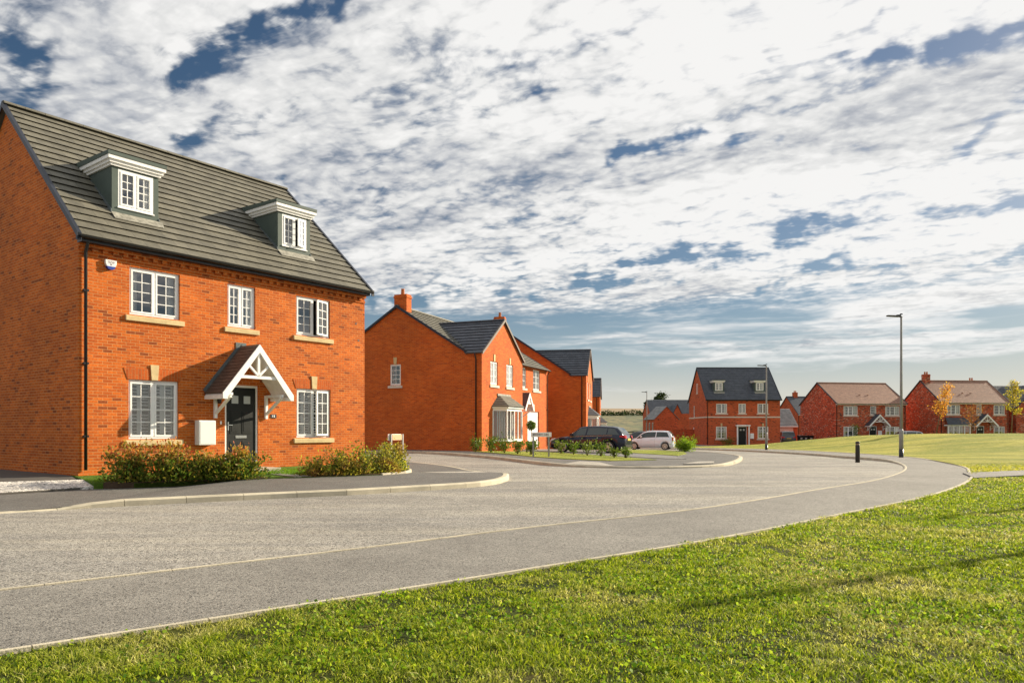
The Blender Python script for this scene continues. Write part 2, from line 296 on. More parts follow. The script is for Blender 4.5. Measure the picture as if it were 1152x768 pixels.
# ------------------------------------------------------------------ mesh builder
class MB:
    def __init__(s): s.v=[]; s.f=[]; s.uv=[]; s.sm=[]
    def face(s,pts,uv=None,smooth=False):
        i=len(s.v); s.v+= [tuple(p) for p in pts]; s.f.append(tuple(range(i,i+len(pts)))); s.uv.append(uv); s.sm.append(smooth)
    def box(s,x0,x1,y0,y1,z0,z1):
        a=[(x0,y0,z0),(x1,y0,z0),(x1,y1,z0),(x0,y1,z0),(x0,y0,z1),(x1,y0,z1),(x1,y1,z1),(x0,y1,z1)]
        i=len(s.v); s.v+=a
        for q in ((0,3,2,1),(4,5,6,7),(0,1,5,4),(1,2,6,5),(2,3,7,6),(3,0,4,7)):
            s.f.append(tuple(i+k for k in q)); s.uv.append(None); s.sm.append(False)
        return s
    def extr(s,poly,vec):
        """closed planar polygon extruded by vec"""
        n=len(poly); P=[Vector(p) for p in poly]; V=Vector(vec); i=len(s.v)
        s.v+=[tuple(p) for p in P]+[tuple(p+V) for p in P]
        fs=[tuple(i+k for k in range(n))[::-1],tuple(i+n+k for k in range(n))]+[(i+k,i+(k+1)%n,i+n+(k+1)%n,i+n+k) for k in range(n)]
        for q in fs: s.f.append(q); s.uv.append(None); s.sm.append(False)
        return s
    def bar(s,a,b,w,d,up=(0,0,1)):
        """rectangular bar from a to b, w across, d along up"""
        a=Vector(a);b=Vector(b);t=(b-a).normalized();u=Vector(up); sdv=t.cross(u)
        if sdv.length<1e-4: sdv=t.cross(Vector((1,0,0)))
        sdv.normalize(); u=sdv.cross(t).normalized()
        s.extr([a-sdv*w/2-u*d/2,a+sdv*w/2-u*d/2,a+sdv*w/2+u*d/2,a-sdv*w/2+u*d/2],b-a); return s
    def tube(s,pts,rs,n=12,cap=True,smooth=True):
        P=[Vector(p) for p in pts]; 
        if not hasattr(rs,'__len__'): rs=[rs]*len(P)
        rings=[]; ref=None
        for k,p in enumerate(P):
            t=(P[min(k+1,len(P)-1)]-P[max(k-1,0)]).normalized()
            if ref is None: ref=t.orthogonal().normalized()
            ref=(ref-t*ref.dot(t)).normalized(); q=t.cross(ref)
            i=len(s.v); rings.append(i)
            for j in range(n):
                a=2*math.pi*j/n; s.v.append(tuple(p+(ref*math.cos(a)+q*math.sin(a))*rs[k]))
        for k in range(len(P)-1):
            for j in range(n):
                a=rings[k]; b=rings[k+1]; s.f.append((a+j,a+(j+1)%n,b+(j+1)%n,b+j)); s.uv.append(None); s.sm.append(smooth)
        if cap:
            s.f.append(tuple(rings[0]+j for j in range(n))[::-1]); s.uv.append(None); s.sm.append(False)
            s.f.append(tuple(rings[-1]+j for j in range(n))); s.uv.append(None); s.sm.append(False)
        return s
    def build(s,name,mat,parent=None,loc=None,rz=0,bevel=0,fix=True):
        me=bpy.data.meshes.new(name); me.from_pydata(s.v,[],s.f)
        uvl=me.uv_layers.new(name='UVMap')
        if fix:
            bm=bmesh.new(); bm.from_mesh(me); 
            bmesh.ops.recalc_face_normals(bm,faces=bm.faces); bm.to_mesh(me); bm.free()
            uvl=me.uv_layers[0]
        me.update()
        vs=me.vertices
        for p in me.polygons:
            p.use_smooth=s.sm[p.index]; uv=s.uv[p.index]
            if uv is not None:
                base=s.f[p.index]; mp_={vi:u for vi,u in zip(base,uv)}
                for li in p.loop_indices: uvl.data[li].uv=mp_[me.loops[li].vertex_index]
            else:
                n=p.normal
                if abs(n.z)>.95: t=Vector((1,0,0)); b=Vector((0,1,0))
                else:
                    t=Vector((0,0,1)).cross(n); t.normalize(); b=n.cross(t)
                    if t.x+t.y*.99<0: t=-t
                for li in p.loop_indices:
                    co=vs[me.loops[li].vertex_index].co; uvl.data[li].uv=(co.dot(t),co.dot(b))
        me.materials.append(mat)
        o=bpy.data.objects.new(name,me); COL.objects.link(o)
        if parent is not None: o.parent=parent
        if loc is not None: o.location=loc
        o.rotation_euler=(0,0,rz)
        if bevel:
            md=o.modifiers.new('bevel','BEVEL'); md.width=bevel; md.segments=2; md.limit_method='ANGLE'; md.angle_limit=rad(40)
        return o
def tag(o,label=None,cat=None,group=None,kind=None):
    if label: o['label']=label
    if cat: o['category']=cat
    if group: o['group']=group
    if kind: o['kind']=kind
    return o
def thing(name,label,cat,loc=(0,0,0),rz=0,group=None):
    o=bpy.data.objects.new(name,None); COL.objects.link(o); o.location=loc; o.rotation_euler=(0,0,rz); o.empty_display_size=.3
    return tag(o,label,cat,group)
def children(o): return [c for c in COL.objects if c.parent==o]
def copy_tree(o,parent=None):
    c=o.copy(); COL.objects.link(c)
    if parent is not None: c.parent=parent
    for ch in children(o): copy_tree(ch,c)
    return c
# ------------------------------------------------------------------ ground surfaces
def catmull(pts,step=.6,closed=False):
    out=[]; n=len(pts)
    for i in range(n-1):
        p0=Vector(pts[max(i-1,0)]);p1=Vector(pts[i]);p2=Vector(pts[i+1]);p3=Vector(pts[min(i+2,n-1)])
        k=max(1,int((p2-p1).length/step))
        for j in range(k):
            t=j/k; out.append(tuple(.5*((2*p1)+(-p0+p2)*t+(2*p0-5*p1+4*p2-p3)*t*t+(-p0+3*p1-3*p2+p3)*t**3)))
    out.append(tuple(pts[-1])); return out
def inside(P,poly):
    x=P[:,0];y=P[:,1]; c=np.zeros(len(P),bool); n=len(poly)
    for i in range(n):
        x1,y1=poly[i];x2,y2=poly[(i+1)%n]
        if y1==y2: continue
        k=((y1>y)!=(y2>y))&(x<(x2-x1)*(y-y1)/(y2-y1)+x1); c^=k
    return c
def slab(name,poly,off,mat,label=None,cell=1.0,skirt=.2,kind='structure'):
    """polygon draped over the terrain; off is a number or a function of x,y"""
    offf=off if callable(off) else (lambda x,y:off)
    from mathutils.geometry import delaunay_2d_cdt
    bp=[]
    for (x1,y1),(x2,y2) in zip(poly,poly[1:]+poly[:1]):
        k=max(1,int(math.hypot(x2-x1,y2-y1)/cell))
        for j in range(k):
            p=(x1+(x2-x1)*j/k,y1+(y2-y1)*j/k)
            if not bp or math.hypot(p[0]-bp[-1][0],p[1]-bp[-1][1])>1e-3: bp.append(p)
    nb=len(bp); xs=[p[0] for p in bp]; ys=[p[1] for p in bp]
    gx,gy=np.meshgrid(np.arange(math.ceil(min(xs)/cell)*cell,max(xs),cell),np.arange(math.ceil(min(ys)/cell)*cell,max(ys),cell))
    gp=np.stack([gx.ravel(),gy.ravel()],1); gp=gp[inside(gp,bp)]
    V,_,F,_,_,_=delaunay_2d_cdt([Vector(p) for p in bp]+[Vector(p) for p in gp.tolist()],[],[list(range(nb))],1,1e-4)
    bm=bmesh.new(); vs=[bm.verts.new((v.x,v.y,0)) for v in V]
    for f in F:
        try: bm.faces.new([vs[i] for i in f])
        except ValueError: pass
    lo=[v for v in bm.verts if not v.link_faces]
    for v in lo: bm.verts.remove(v)
    for v in bm.verts: v.co.z=G(v.co.x,v.co.y)+offf(v.co.x,v.co.y)
    bmesh.ops.recalc_face_normals(bm,faces=bm.faces)
    if sum(f.normal.z*f.calc_area() for f in bm.faces)<0: bmesh.ops.reverse_faces(bm,faces=bm.faces)
    if skirt:
        be=[e for e in bm.edges if len(e.link_faces)==1]
        r=bmesh.ops.extrude_edge_only(bm,edges=be)
        for g in r['geom']:
            if isinstance(g,bmesh.types.BMVert): g.co.z-=skirt
    me=bpy.data.meshes.new(name); bm.to_mesh(me); bm.free(); me.materials.append(mat)
    o=bpy.data.objects.new(name,me); COL.objects.link(o); o['kind']=kind
    return o
def kerb(name,pts,w,top,mat,stone=.915,bottom=-.1,side=1,ch=.02,gap=.008):
    """row of kerb stones along a polyline: top(x,y) is height above terrain"""
    topf=top if callable(top) else (lambda x,y:top)
    mb=MB(); P=[Vector(p) for p in pts]
    L=[0]; 
    for a,b in zip(P,P[1:]): L.append(L[-1]+(b-a).length)
    def ev(s):
        for i in range(len(P)-1):
            if s<=L[i+1] or i==len(P)-2:
                t=(s-L[i])/max(1e-6,L[i+1]-L[i]); p=P[i].lerp(P[i+1],t)
                d=(P[min(i+1+(t>.5),len(P)-1)]-P[max(i-(t<=.5),0)]).normalized(); return p,d
    s=0
    while s<L[-1]-.05:
        e=min(L[-1],s+stone); a=s+gap/2; b=e-gap/2; secs=[]
        for q in np.linspace(a,b,max(2,int((b-a)/.45)+1)):
            p,d=ev(q); n=Vector((-d.y,d.x))*side; j=0
            z=G(p.x,p.y); tz=topf(p.x,p.y)
            prof=[(-.02,bottom),(-.02,tz-ch),(ch,tz),(w,tz),(w,bottom)]
            secs.append([(p.x+n.x*u,p.y+n.y*u,z+h) for u,h in prof])
        i0=len(mb.v)
        for sc in secs: mb.v+=sc
        m=5
        for k in range(len(secs)-1):
            for j in range(m-1):
                a0=i0+k*m+j; mb.f.append((a0,a0+1,a0+m+1,a0+m)); mb.uv.append(None); mb.sm.append(False)
        for k in (0,len(secs)-1):
            mb.f.append(tuple(i0+k*m+j for j in range(m))); mb.uv.append(None); mb.sm.append(False)
        s=e
    o=mb.build(name,mat); o['kind']='structure'; return o
ROAD=asphalt_mat('road_surface',.30,.48,.14,(1,.945,.85),1.1,stripes=True)
PATH=asphalt_mat('footway_surface',.23,.4,.14,(1,.94,.84),.8)
PAVE=asphalt_mat('pavement_surface',.15,.35,.16,(1,.95,.87),.8)
PALE=asphalt_mat('pale_dropped_crossing',.42,.2,.15,(1,.93,.8),.7)
GRAV=asphalt_mat('pale_gravel',.55,.5,.15,(1,.95,.88),2.2)
DRIVE=brick_mat('block_paving',(.20,.18,.17),(.14,.125,.12),(.10,.09,.08),bw=.2,rh=.1,ms=.004,dark=(.2,.14,.12),pdark=.2)
LAWN=lawn_mat('lawn_soil_and_thatch',(.045,.065,.010),(.09,.10,.02),(.18,.15,.06))
MOUND=lawn_mat('mown_mound_grass',(.38,.35,.065),(.22,.24,.035),(.46,.39,.14),streak=1,bscale=26)
FIELD=lawn_mat('field_grass',(.11,.13,.03),(.17,.14,.05),(.20,.17,.06),bscale=3)
edge=[(-14,-5.2),(-8,-.3),(-2.71,3.9),(-1.1,5.2),(.7,6.69),(2.07,7.85),(3.38,9.1),(4.48,10.21),(6.41,12.12),(7.84,13.66),(9.87,16.17),(11.62,18.65),(12.92,20.86),(14.4,23.4),(15.5,26.0),(16.7,30.0),(17.55,33.7),(18.1,37.74),(18.7,44),(19.13,52),(17.2,59.5),(12,64),(2,68)]
kb=[(-14,-3.3),(-8,1.9),(-3.8,5.47),(-1.56,7.37),(.12,8.92),(2.26,10.64),(4.05,12.44),(6.18,14.85),(8.3,17.15),(10.35,19.92),(12.11,22.74),(13.71,25.92),(14.8,29.0),(15.1,31.4),(15.3,34.7),(15.75,38),(16.1,46),(15.6,54),(13,60),(2,64.5)]
near=[(-26,-4.5),(-14,5.0),(-7.39,10.64),(-6.28,11.6),(-4.3,12.92),(-3.07,13.66),(-1.92,14.6),(-1.37,15.05),(-.75,15.65),(-.32,16.5),(-.12,17.6),(-.1,18.9),(-.22,19.9),(-.6,20.6),(-1.2,21.65),(-1.95,23.9),(-3.4,26.4),(-6,29),(-12,34)]
far=[(-16,45),(-9,39.2),(-5.54,36.2),(-3.32,34.0),(-.84,30.29),(.49,27.1),(1.45,24.95),(3.05,23.7),(5.0,23.5),(6.72,24.53),(7.8,26.14),(9.36,30.14),(10.61,34.3),(11.25,38.97),(11.45,43.65),(10.6,47),(8,50),(-2,54)]
edge,kb,near,far=[catmull(p) for p in (edge,kb,near,far)]
g_=slab('ground',[(-160,-40),(160,-40),(160,128),(-160,128)],-.12,FIELD,cell=4,skirt=0)
slab('road',[(-26,-14)]+edge+[(2,72),(-40,72),(-40,-14)],0,ROAD,cell=1)
def dk(x,y): return .025+.075*ss((y-25)/6)
slab('footway',edge+kb[::-1],lambda x,y:.022+.07*ss((y-25)/6),PATH,cell=1)
kerb('kerb',kb,.06,lambda x,y:.032+.075*ss((y-25.5)/5),KERB,side=-1)
kerb('path_edging',edge,.05,lambda x,y:.045+.07*ss((y-25)/6),KERB,side=-1,ch=.01)
def upn(x,y):   # dropped at the drive and round the back of the corner
    return .018+.09*ss((x+6.95)/.7)*(1-.8*ss((y-18.8)/1.6))
def offn(x,y): return .012+.09*ss((x+6.95)/.7)*(1-.75*ss((y-18.8)/2.2))
def inset(pts,d):
    o=[]
    for i,p in enumerate(pts):
        a=Vector(pts[max(0,i-1)]);b=Vector(pts[min(len(pts)-1,i+1)]);t=(b-a).normalized(); o.append((p[0]-t.y*d,p[1]+t.x*d))
    return o
slab('pavement',inset(near,.06)+[(-12,60),(-60,60),(-60,-4.5)],offn,PAVE,cell=1)
kerb('kerb',near,.125,upn,KERB,side=1,ch=.025)
def upf(x,y): return .02+.085*(1-ss((x-1.2)/1.2)*(1-ss((x-10.5)/1)))*ss((x+9)/3)+.03*ss((x-8)/1.5)
def offf(x,y): return max(.016,upf(x,y)-.008)
slab('pavement',inset(far,.06)+[(-20,54)],lambda x,y:.1*ss((x+9)/3)-.045*ss((x-.8)/1.6)*(1-ss((y-24)/2.5)) ,PAVE,cell=1)
kerb('kerb',far[:-12],.125,lambda x,y:.112*ss((x+9)/3)-.045*ss((x-.8)/1.6)*(1-ss((y-24)/2.5)),KERB,side=1,ch=.025)
# pale dropped crossings
def patch(poly,off=.105): return slab('pale_crossing',poly,off,PALE,skirt=.03)
slab('pale_crossing',[(1.75,24.85),(2.45,26.6),(3.1,25.9),(3.35,23.9)],lambda x,y:.107-.045*ss((x-.8)/1.6)*(1-ss((y-24)/2.5)),PALE,skirt=.03,cell=1)
patch([(5.7,24.6),(6.7,26.6),(7.35,26.8),(6.9,25.2)],.107)
patch([(-2.5,20.2),(-1.7,19.1),(-.62,19.55),(-1.05,21.0)],lambda x,y:offn(x,y)+.006)
# house plot in front of the first house
def offp(x,y,lo=.115):
    d=(x-base_x)*.795-(y-base_y)*.607; return .21+(lo-.21)*ss(d/1.9)
base_x,base_y=-.5887*16.1,16.1
plot=[(-8.48,14.95),(-7.8,15.2),(-5.72,16.62),(-4.69,17.26),(-3.2,18.15),(-2.75,18.9),(-2.72,20.0),(-3.1,21.6),(-3.9,24.6),(-10,38),(-22,30),(-9.62,16.15)]
slab('front_garden',plot,offp,lawn_mat('garden_grass',(.10,.19,.02),(.13,.22,.03),(.16,.2,.05)),cell=1)
kerb('path_edging',[(-3.2,18.15),(-2.75,18.9),(-2.72,20.0),(-3.1,21.6),(-3.9,24.6)],.05,.145,KERB,side=1,ch=.01)
slab('planting_bed',[(-8.32,15.0),(-7.8,15.2),(-5.72,16.62),(-5.5,16.78),(-5.9,17.4),(-8.5,15.8)],lambda x,y:offp(x,y)+.012,SOIL,cell=1)
slab('planting_bed',[(-4.9,17.15),(-4.69,17.26),(-3.25,18.13),(-2.80,18.95),(-2.80,20.0),(-3.2,20.6),(-5.0,18.2)],lambda x,y:offp(x,y)+.012,SOIL,cell=1)
slab('garden_path',[(-5.05,17.1),(-4.70,17.32),(-5.35,18.35),(-6.55,19.5),(-7.2,18.9),(-5.75,17.9)],lambda x,y:offp(x,y)+.02,asphalt_mat('path_slabs',.36,.15,.1,(1,.92,.8),1),cell=1)
slab('driveway',[(-8.55,14.9),(-9.43,13.57),(-16,9.0),(-30,18),(-18,24),(-9.7,16.2)],lambda x,y:offp(x,y,.035),DRIVE,cell=1)
slab('gravel_strip',[(-8.5,14.97),(-9.43,13.6),(-16,9.05),(-16.6,10.0),(-10.3,14.3),(-9.0,15.6)],lambda x,y:offp(x,y,.035)+.008,GRAV,cell=1)
# grass strips and driveway in front of the second and third houses
SG=lawn_mat('verge_grass',(.30,.32,.05),(.22,.27,.04),(.34,.30,.09),bscale=30)
slab('grass_verge',[(-1.9,36.1),(-.3,33.1),(1.0,29.9),(2.0,28.4),(3.63,26.9),(5.53,28.2),(4.6,31.5),(3.5,35.2),(1.9,38.3),(-.6,37.6),(-1.4,36.6)],.125,SG,cell=1)
slab('grass_verge',[(7.64,33.96),(9.0,38.0),(10.1,43.5),(9.6,49),(7.0,52),(5.7,47),(6.6,39)],.125,SG,cell=1)
slab('driveway',[(1.7,40.8),(3.6,35.6),(5.0,32.4),(6.2,29.4),(6.9,29.2),(7.4,33.6),(6.4,39),(5.5,46),(4.6,52),(3,60),(-2,60),(-1,44)],.118,asphalt_mat('drive_surface',.21,.35,.12,(1,.96,.9),.8),cell=1)
# mound and far verge
ml=[p for p in edge if p[1]>19]
slab('lawn_mound',ml[:-4]+[(14,68),(24,78),(70,82),(110,82),(110,20),(15.5,21.8),(12.9,20.3)],lambda x,y:.035+.065*ss((y-23)/7),MOUND,cell=1)
slab('side_path',[(11.3,18.0),(13.36,19.1),(19,21.6),(30,26),(30,28.2),(18.6,23.4),(12.3,20.1)],.05,PATH,cell=1)
lawn_poly=[p for p in edge if p[1]<18.6]+[(11.3,18.0),(13.36,19.1),(19,21.6),(30,26),(60,26),(60,-20),(-30,-20)]
slab('lawn',lawn_poly,.02,LAWN,cell=1)
slab('driveway',[(19,72),(36,78),(46,80),(44,104),(24,104)],.02,asphalt_mat('drive_surface',.2,.35,.12,(1,.96,.9),.8),cell=2)
# hills
def hz(x,y):
    t=(y-120)/560; return -1.2+20.0*ss(t)+1.6*math.sin(x*.009+1.2)*ss(t)
def hills():
    mb=MB(); nx,ny=80,130; P={}
    for i in range(nx+1):
        for j in range(ny+1):
            x=-500+1000*i/nx; y=118+780*(j/ny)**1.2
            z=hz(x,y)
            P[i,j]=(x,y,z)
    for i in range(nx):
        for j in range(ny): mb.face([P[i,j],P[i+1,j],P[i+1,j+1],P[i,j+1]],smooth=True)
    m=bpy.data.materials.new('hill_fields'); m.use_nodes=True; g=N(m.node_tree); b=g.n('ShaderNodeBsdfPrincipled'); o=g.n('ShaderNodeOutputMaterial'); g.l(b.outputs[0],o.inputs[0]); b.inputs['Roughness'].default_value=.95
    tc=g.n('ShaderNodeTexCoord').outputs['Object']; sp=g.n('ShaderNodeSeparateXYZ'); g.l(tc,sp.inputs[0])
    mp=g.n('ShaderNodeMapping'); g.l(tc,mp.inputs[0]); mp.inputs['Scale'].default_value=(1,.35,1); n=g.noise(mp.outputs[0],.045,6,.65); n2=g.noise(mp.outputs[0],.3,6,.7)
    c=g.mix(g.ss(n,.4,.6),(.06,.085,.025),(.17,.14,.05)); c=g.mix(g.ss(n2,.45,.62),c,(.035,.05,.018))
    c=g.mix(g.ss(g.m('ADD',sp.outputs[1],g.m('MULTIPLY',n,60.)),430,470),c,(.25,.17,.09)); g.l(c,b.inputs['Base Color'])
    o=mb.build('hills',m); o['kind']='structure'; 
    me=o.data
    bm=bmesh.new(); bm.from_mesh(me); bmesh.ops.remove_doubles(bm,verts=bm.verts,dist=.01); bm.to_mesh(me); bm.free()
hills()
# ------------------------------------------------------------------ roofs
def roof_plane(mb,E0,E1,R1,R0,course=.31,th=.036,u0=0):
    """stepped tile courses from eave E0-E1 up to R0-R1"""
    E0,E1,R1,R0=[Vector(p) for p in (E0,E1,R1,R0)]
    n=(E1-E0).cross(R0-E0); n.normalize()
    if n.z<0: n=-n
    run=(R0-E0); al=(E1-E0).normalized(); slope=(run-al*run.dot(al)).length; k=max(1,round(slope/course)); up=(run-al*run.dot(al)).normalized()
    for i in range(k):
        t0=i/k; t1=(i+1)/k
        a=E0.lerp(R0,t0)+n*th; b=E1.lerp(R1,t0)+n*th; c=E1.lerp(R1,t1)+n*.004; d=E0.lerp(R0,t1)+n*.004
        uvs=[((p-E0).dot(al)+u0+ (0),(i+.02+.96*q)*.31) for p,q in ((a,0),(b,0),(c,1),(d,1))]
        mb.face([a,b,c,d],uvs)
        al_=a-n*(th-.003)+up*(.035 if th>.025 else 0) if i else a-n*(th+.03); bl_=b-n*(th-.003)+up*(.035 if th>.025 else 0) if i else b-n*(th+.03)
        mb.face([al_,bl_,b,a],[(0,.01)]*4)
        # verge ends
        mb.face([a,d,d-n*.03,a-n*(.03+th)],[(0,.01)]*4); mb.face([b,c,c-n*.03,b-n*(.03+th)],[(0,.01)]*4)
    mb.face([E0-n*.03,E1-n*.03,R1-n*.03,R0-n*.03],[(0,.01)]*4)
def gable_wall(mb,x0,x1,y0,y1,z0,ze,zr,ops_f=(),ops_l=(),ops_r=(),gable='x',rev=.09,back=True):
    """four brick walls. gable='x': ridge runs along x, gables at x0 and x1. ops are (a0,a1,z0,z1) openings"""
    def wall(o,u,n,L,ops):
        o=Vector(o);u=Vector(u);n=Vector(n)
        xs=sorted({0,L,*[v for q in ops for v in q[:2]]}); zs=sorted({z0,ze,*[v for q in ops for v in q[2:4] if v<ze]})
        for a,b in zip(xs,xs[1:]):
            for c,d in zip(zs,zs[1:]):
                m=((a+b)/2,(c+d)/2)
                if any(q[0]<m[0]<q[1] and q[2]<m[1]<q[3] for q in ops): continue
                mb.face([o+u*a+Vector((0,0,c)),o+u*b+Vector((0,0,c)),o+u*b+Vector((0,0,d)),o+u*a+Vector((0,0,d))])
        for q in ops:
            a,b,c,d=q[:4]; pts=[(a,c),(b,c),(b,d),(a,d)]
            for i in range(4):
                p,r=pts[i],pts[(i+1)%4]
                P=o+u*p[0]+Vector((0,0,p[1]));R=o+u*r[0]+Vector((0,0,r[1]))
                mb.face([P,R,R-n*rev,P-n*rev])
    wall((x0,y0,0),(1,0,0),(0,-1,0),x1-x0,ops_f)
    if back: wall((x1,y1,0),(-1,0,0),(0,1,0),x1-x0,())
    wall((x0,y1,0),(0,-1,0),(-1,0,0),y1-y0,ops_l)
    wall((x1,y0,0),(0,1,0),(1,0,0),y1-y0,ops_r)
    if gable=='x':
        ym=(y0+y1)/2
        for x in (x0,x1): mb.face([(x,y0,ze),(x,y1,ze),(x,ym,zr)])
    elif gable=='y':
        xm=(x0+x1)/2
        mb.face([(x0,y0,ze),(x1,y0,ze),(xm,y0,zr)])
def verge(mb,A,B,n,w=.09,t=.05,out=.02):
    """dry verge strip along a roof edge from A (eave) to B (ridge), n outward horizontal"""
    A=Vector(A);B=Vector(B);n=Vector(n)
    mb.extr([A+Vector((0,0,.05))-n*.06,A+Vector((0,0,.05))+n*out,A+Vector((0,0,-w))+n*out,A+Vector((0,0,-w))-n*0.0],B-A)
def ridge(mb,A,B,r=.11,seg=.45):
    A=Vector(A);B=Vector(B);L=(B-A).length;d=(B-A).normalized();s=d.cross(Vector((0,0,1))).normalized();k=max(1,int(L/seg))
    for i in range(k):
        a=A+d*(L*i/k+.004);b=A+d*(L*(i+1)/k-.004)
        prof=[(math.cos(t)*r*1.15,math.sin(t)*r*.8-.035) for t in [math.pi*j/6 for j in range(7)]]
        mb.extr([a+s*x+Vector((0,0,z)) for x,z in prof],b-a)
# ------------------------------------------------------------------ windows and doors (local frame: x right, z up, facing -y)
def window(parent,x,y,z,w,h,rz=0,lights=2,bars=(1,3),sill=True,head=None,shutters=False,curtains=True,openl=None,sillmat=None,fine=True,name='window',fm=None,recess=.05,midw=None,sub=True):
    fm=fm or WHITE; T=.055
    mb=MB(); y0=recess; y1=recess+.06
    mb.box(0,w,y0,y1,0,T).box(0,w,y0,y1,h-T,h).box(0,T,y0,y1,T,h-T).box(w-T,w,y0,y1,T,h-T)
    lw=(w-T)/lights
    for i in range(1,lights): mb.box(i*lw-.004,i*lw+T+.004,y0-.004,y1,T,h-T)
    if sub and fine: mb.box(-.02,w+.02,y0-.03,y0,-.03,0.0)
    f=mb.build(name,fm,parent,(x,y,z),rz,bevel=.006 if fine else 0)
    gl=MB(); gb=MB(); sa=MB()
    for i in range(lights):
        a=i*lw+T; b=(i+1)*lw; c=T; d=h-T
        if openl is not None and i==openl[0]:
            # casement swung outwards, hinged on its outer side
            ang=openl[1]; mo=MB(); mg=MB(); W_=b-a; H_=d-c
            s=.045
            mo.box(0,W_,0,.045,0,s).box(0,W_,0,.045,H_-s,H_).box(0,s,0,.045,s,H_-s).box(W_-s,W_,0,.045,s,H_-s)
            for q in range(1,bars[0]+1): mo.box(s+(W_-2*s)*q/(bars[0]+1)-.008,s+(W_-2*s)*q/(bars[0]+1)+.008,.012,.034,s,H_-s)
            for q in range(1,bars[1]+1): mo.box(s,W_-s,.013,.033,s+(H_-2*s)*q/(bars[1]+1)-.008,s+(H_-2*s)*q/(bars[1]+1)+.008)
            mg.face([(s,.023,s),(W_-s,.023,s),(W_-s,.023,H_-s),(s,.023,H_-s)])
            if ang<0:  # hinge on right
                for m_ in (mo,mg): m_.v=[(p[0]-W_,p[1],p[2]) for p in m_.v]
                loc=(b,y0-.02,c)
            else: loc=(a,y0-.02,c)
            o=mo.build('open_casement',fm,f,loc,-ang if ang>0 else -ang)
            mg2=mg
            o2=mg2.build('casement_pane',GLASS,f,loc,-ang)
            continue
        s=.04 if fine else .03
        sa.box(a,b,y0-.012,y1-.01,c,c+s).box(a,b,y0-.012,y1-.01,d-s,d).box(a,a+s,y0-.012,y1-.01,c+s,d-s).box(b-s,b,y0-.012,y1-.01,c+s,d-s)
        a+=s;b-=s;c+=s;d-=s
        gl.face([(a,y0+.02,c),(b,y0+.02,c),(b,y0+.02,d),(a,y0+.02,d)])
        t=.009 if fine else .012
        for q in range(1,bars[0]+1): gb.box(a+(b-a)*q/(bars[0]+1)-t,a+(b-a)*q/(bars[0]+1)+t,y0+.006,y0+.034,c,d)
        for q in range(1,bars[1]+1): gb.box(a,b,y0+.007,y0+.033,c+(d-c)*q/(bars[1]+1)-t,c+(d-c)*q/(bars[1]+1)+t)
    if sub:
        gl.build('pane',GLASS,f)
        sa.build('sash',fm,f)
        if bars[0] or bars[1]: gb.build('glazing_bars',fm,f)
    if shutters and sub:
        sh=MB(); n=4; pw=(w-.1)/n
        for k in range(n):
            a=.05+k*pw; b=a+pw-.004; Y=y1+.06
            sh.box(a,a+.045,Y,Y+.03,.06,h-.06).box(b-.045,b,Y,Y+.03,.06,h-.06)
            sh.box(a+.045,b-.045,Y,Y+.03,.06,.13).box(a+.045,b-.045,Y,Y+.03,h-.13,h-.06).box(a+.045,b-.045,Y,Y+.03,h*.5-.03,h*.5+.03)
            m=int((h-.26)/.078)
            for q in range(m):
                zc=.15+q*(h-.30)/m+.03
                if abs(zc-h*.5)<.05: continue
                sh.extr([(a+.045,Y-.012,zc-.020),(a+.045,Y+.044,zc+.012),(a+.045,Y+.046,zc+.019),(a+.045,Y-.010,zc-.011)],(b-a-.09,0,0))
        sh.build('shutters',SHUT,f)
    elif curtains and sub:
        Y=y1+.12
        for (a,b) in ((-.02,w*.22),(w*.80,w+.02)):
            cu=MB(); k=10; pts=[(a+(b-a)*i/k,Y+.025*math.sin(i*2.3)) for i in range(k+1)]
            for p,q in zip(pts,pts[1:]): cu.face([(p[0],p[1],.0),(q[0],q[1],0),(q[0],q[1],h),(p[0],p[1],h)],smooth=True)
            cu.build('curtain',CURT,f)
    rm=MB(); Y=y1+.45  # dark sheet stands in for the unlit room behind the pane
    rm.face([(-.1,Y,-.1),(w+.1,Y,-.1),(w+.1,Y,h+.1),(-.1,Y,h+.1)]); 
    if sub: rm.build('unlit_room_sheet',ROOM,f)
    if sill:
        sm=MB(); sw=.10
        sm.extr([(-sw,-.055,-.15),(-sw,-.055,-.035),(-sw,.04,-.012),(-sw,.04,-.15)],(w+2*sw,0,0)); sm.build('window_sill',sillmat or STONE,f,bevel=.006 if fine else 0)
    if head in('key','brick'):
        hm=MB(); hh=.26
        hm.extr([(-.03,-.012,h+.002),(w+.03,-.012,h+.002),(w+.12,-.012,h+hh),(-.12,-.012,h+hh)],(0,.02,0)); 
        o=hm.build('lintel',B_HEAD,f)
    if head in('key','keyonly'):
        km=MB(); c=w/2
        km.extr([(c-.075,-.035,h+.004),(c+.075,-.035,h+.004),(c+.10,-.035,h+.36),(c-.10,-.035,h+.36)],(0,.045,0)); km.build('keystone',STONE,f)
    return f
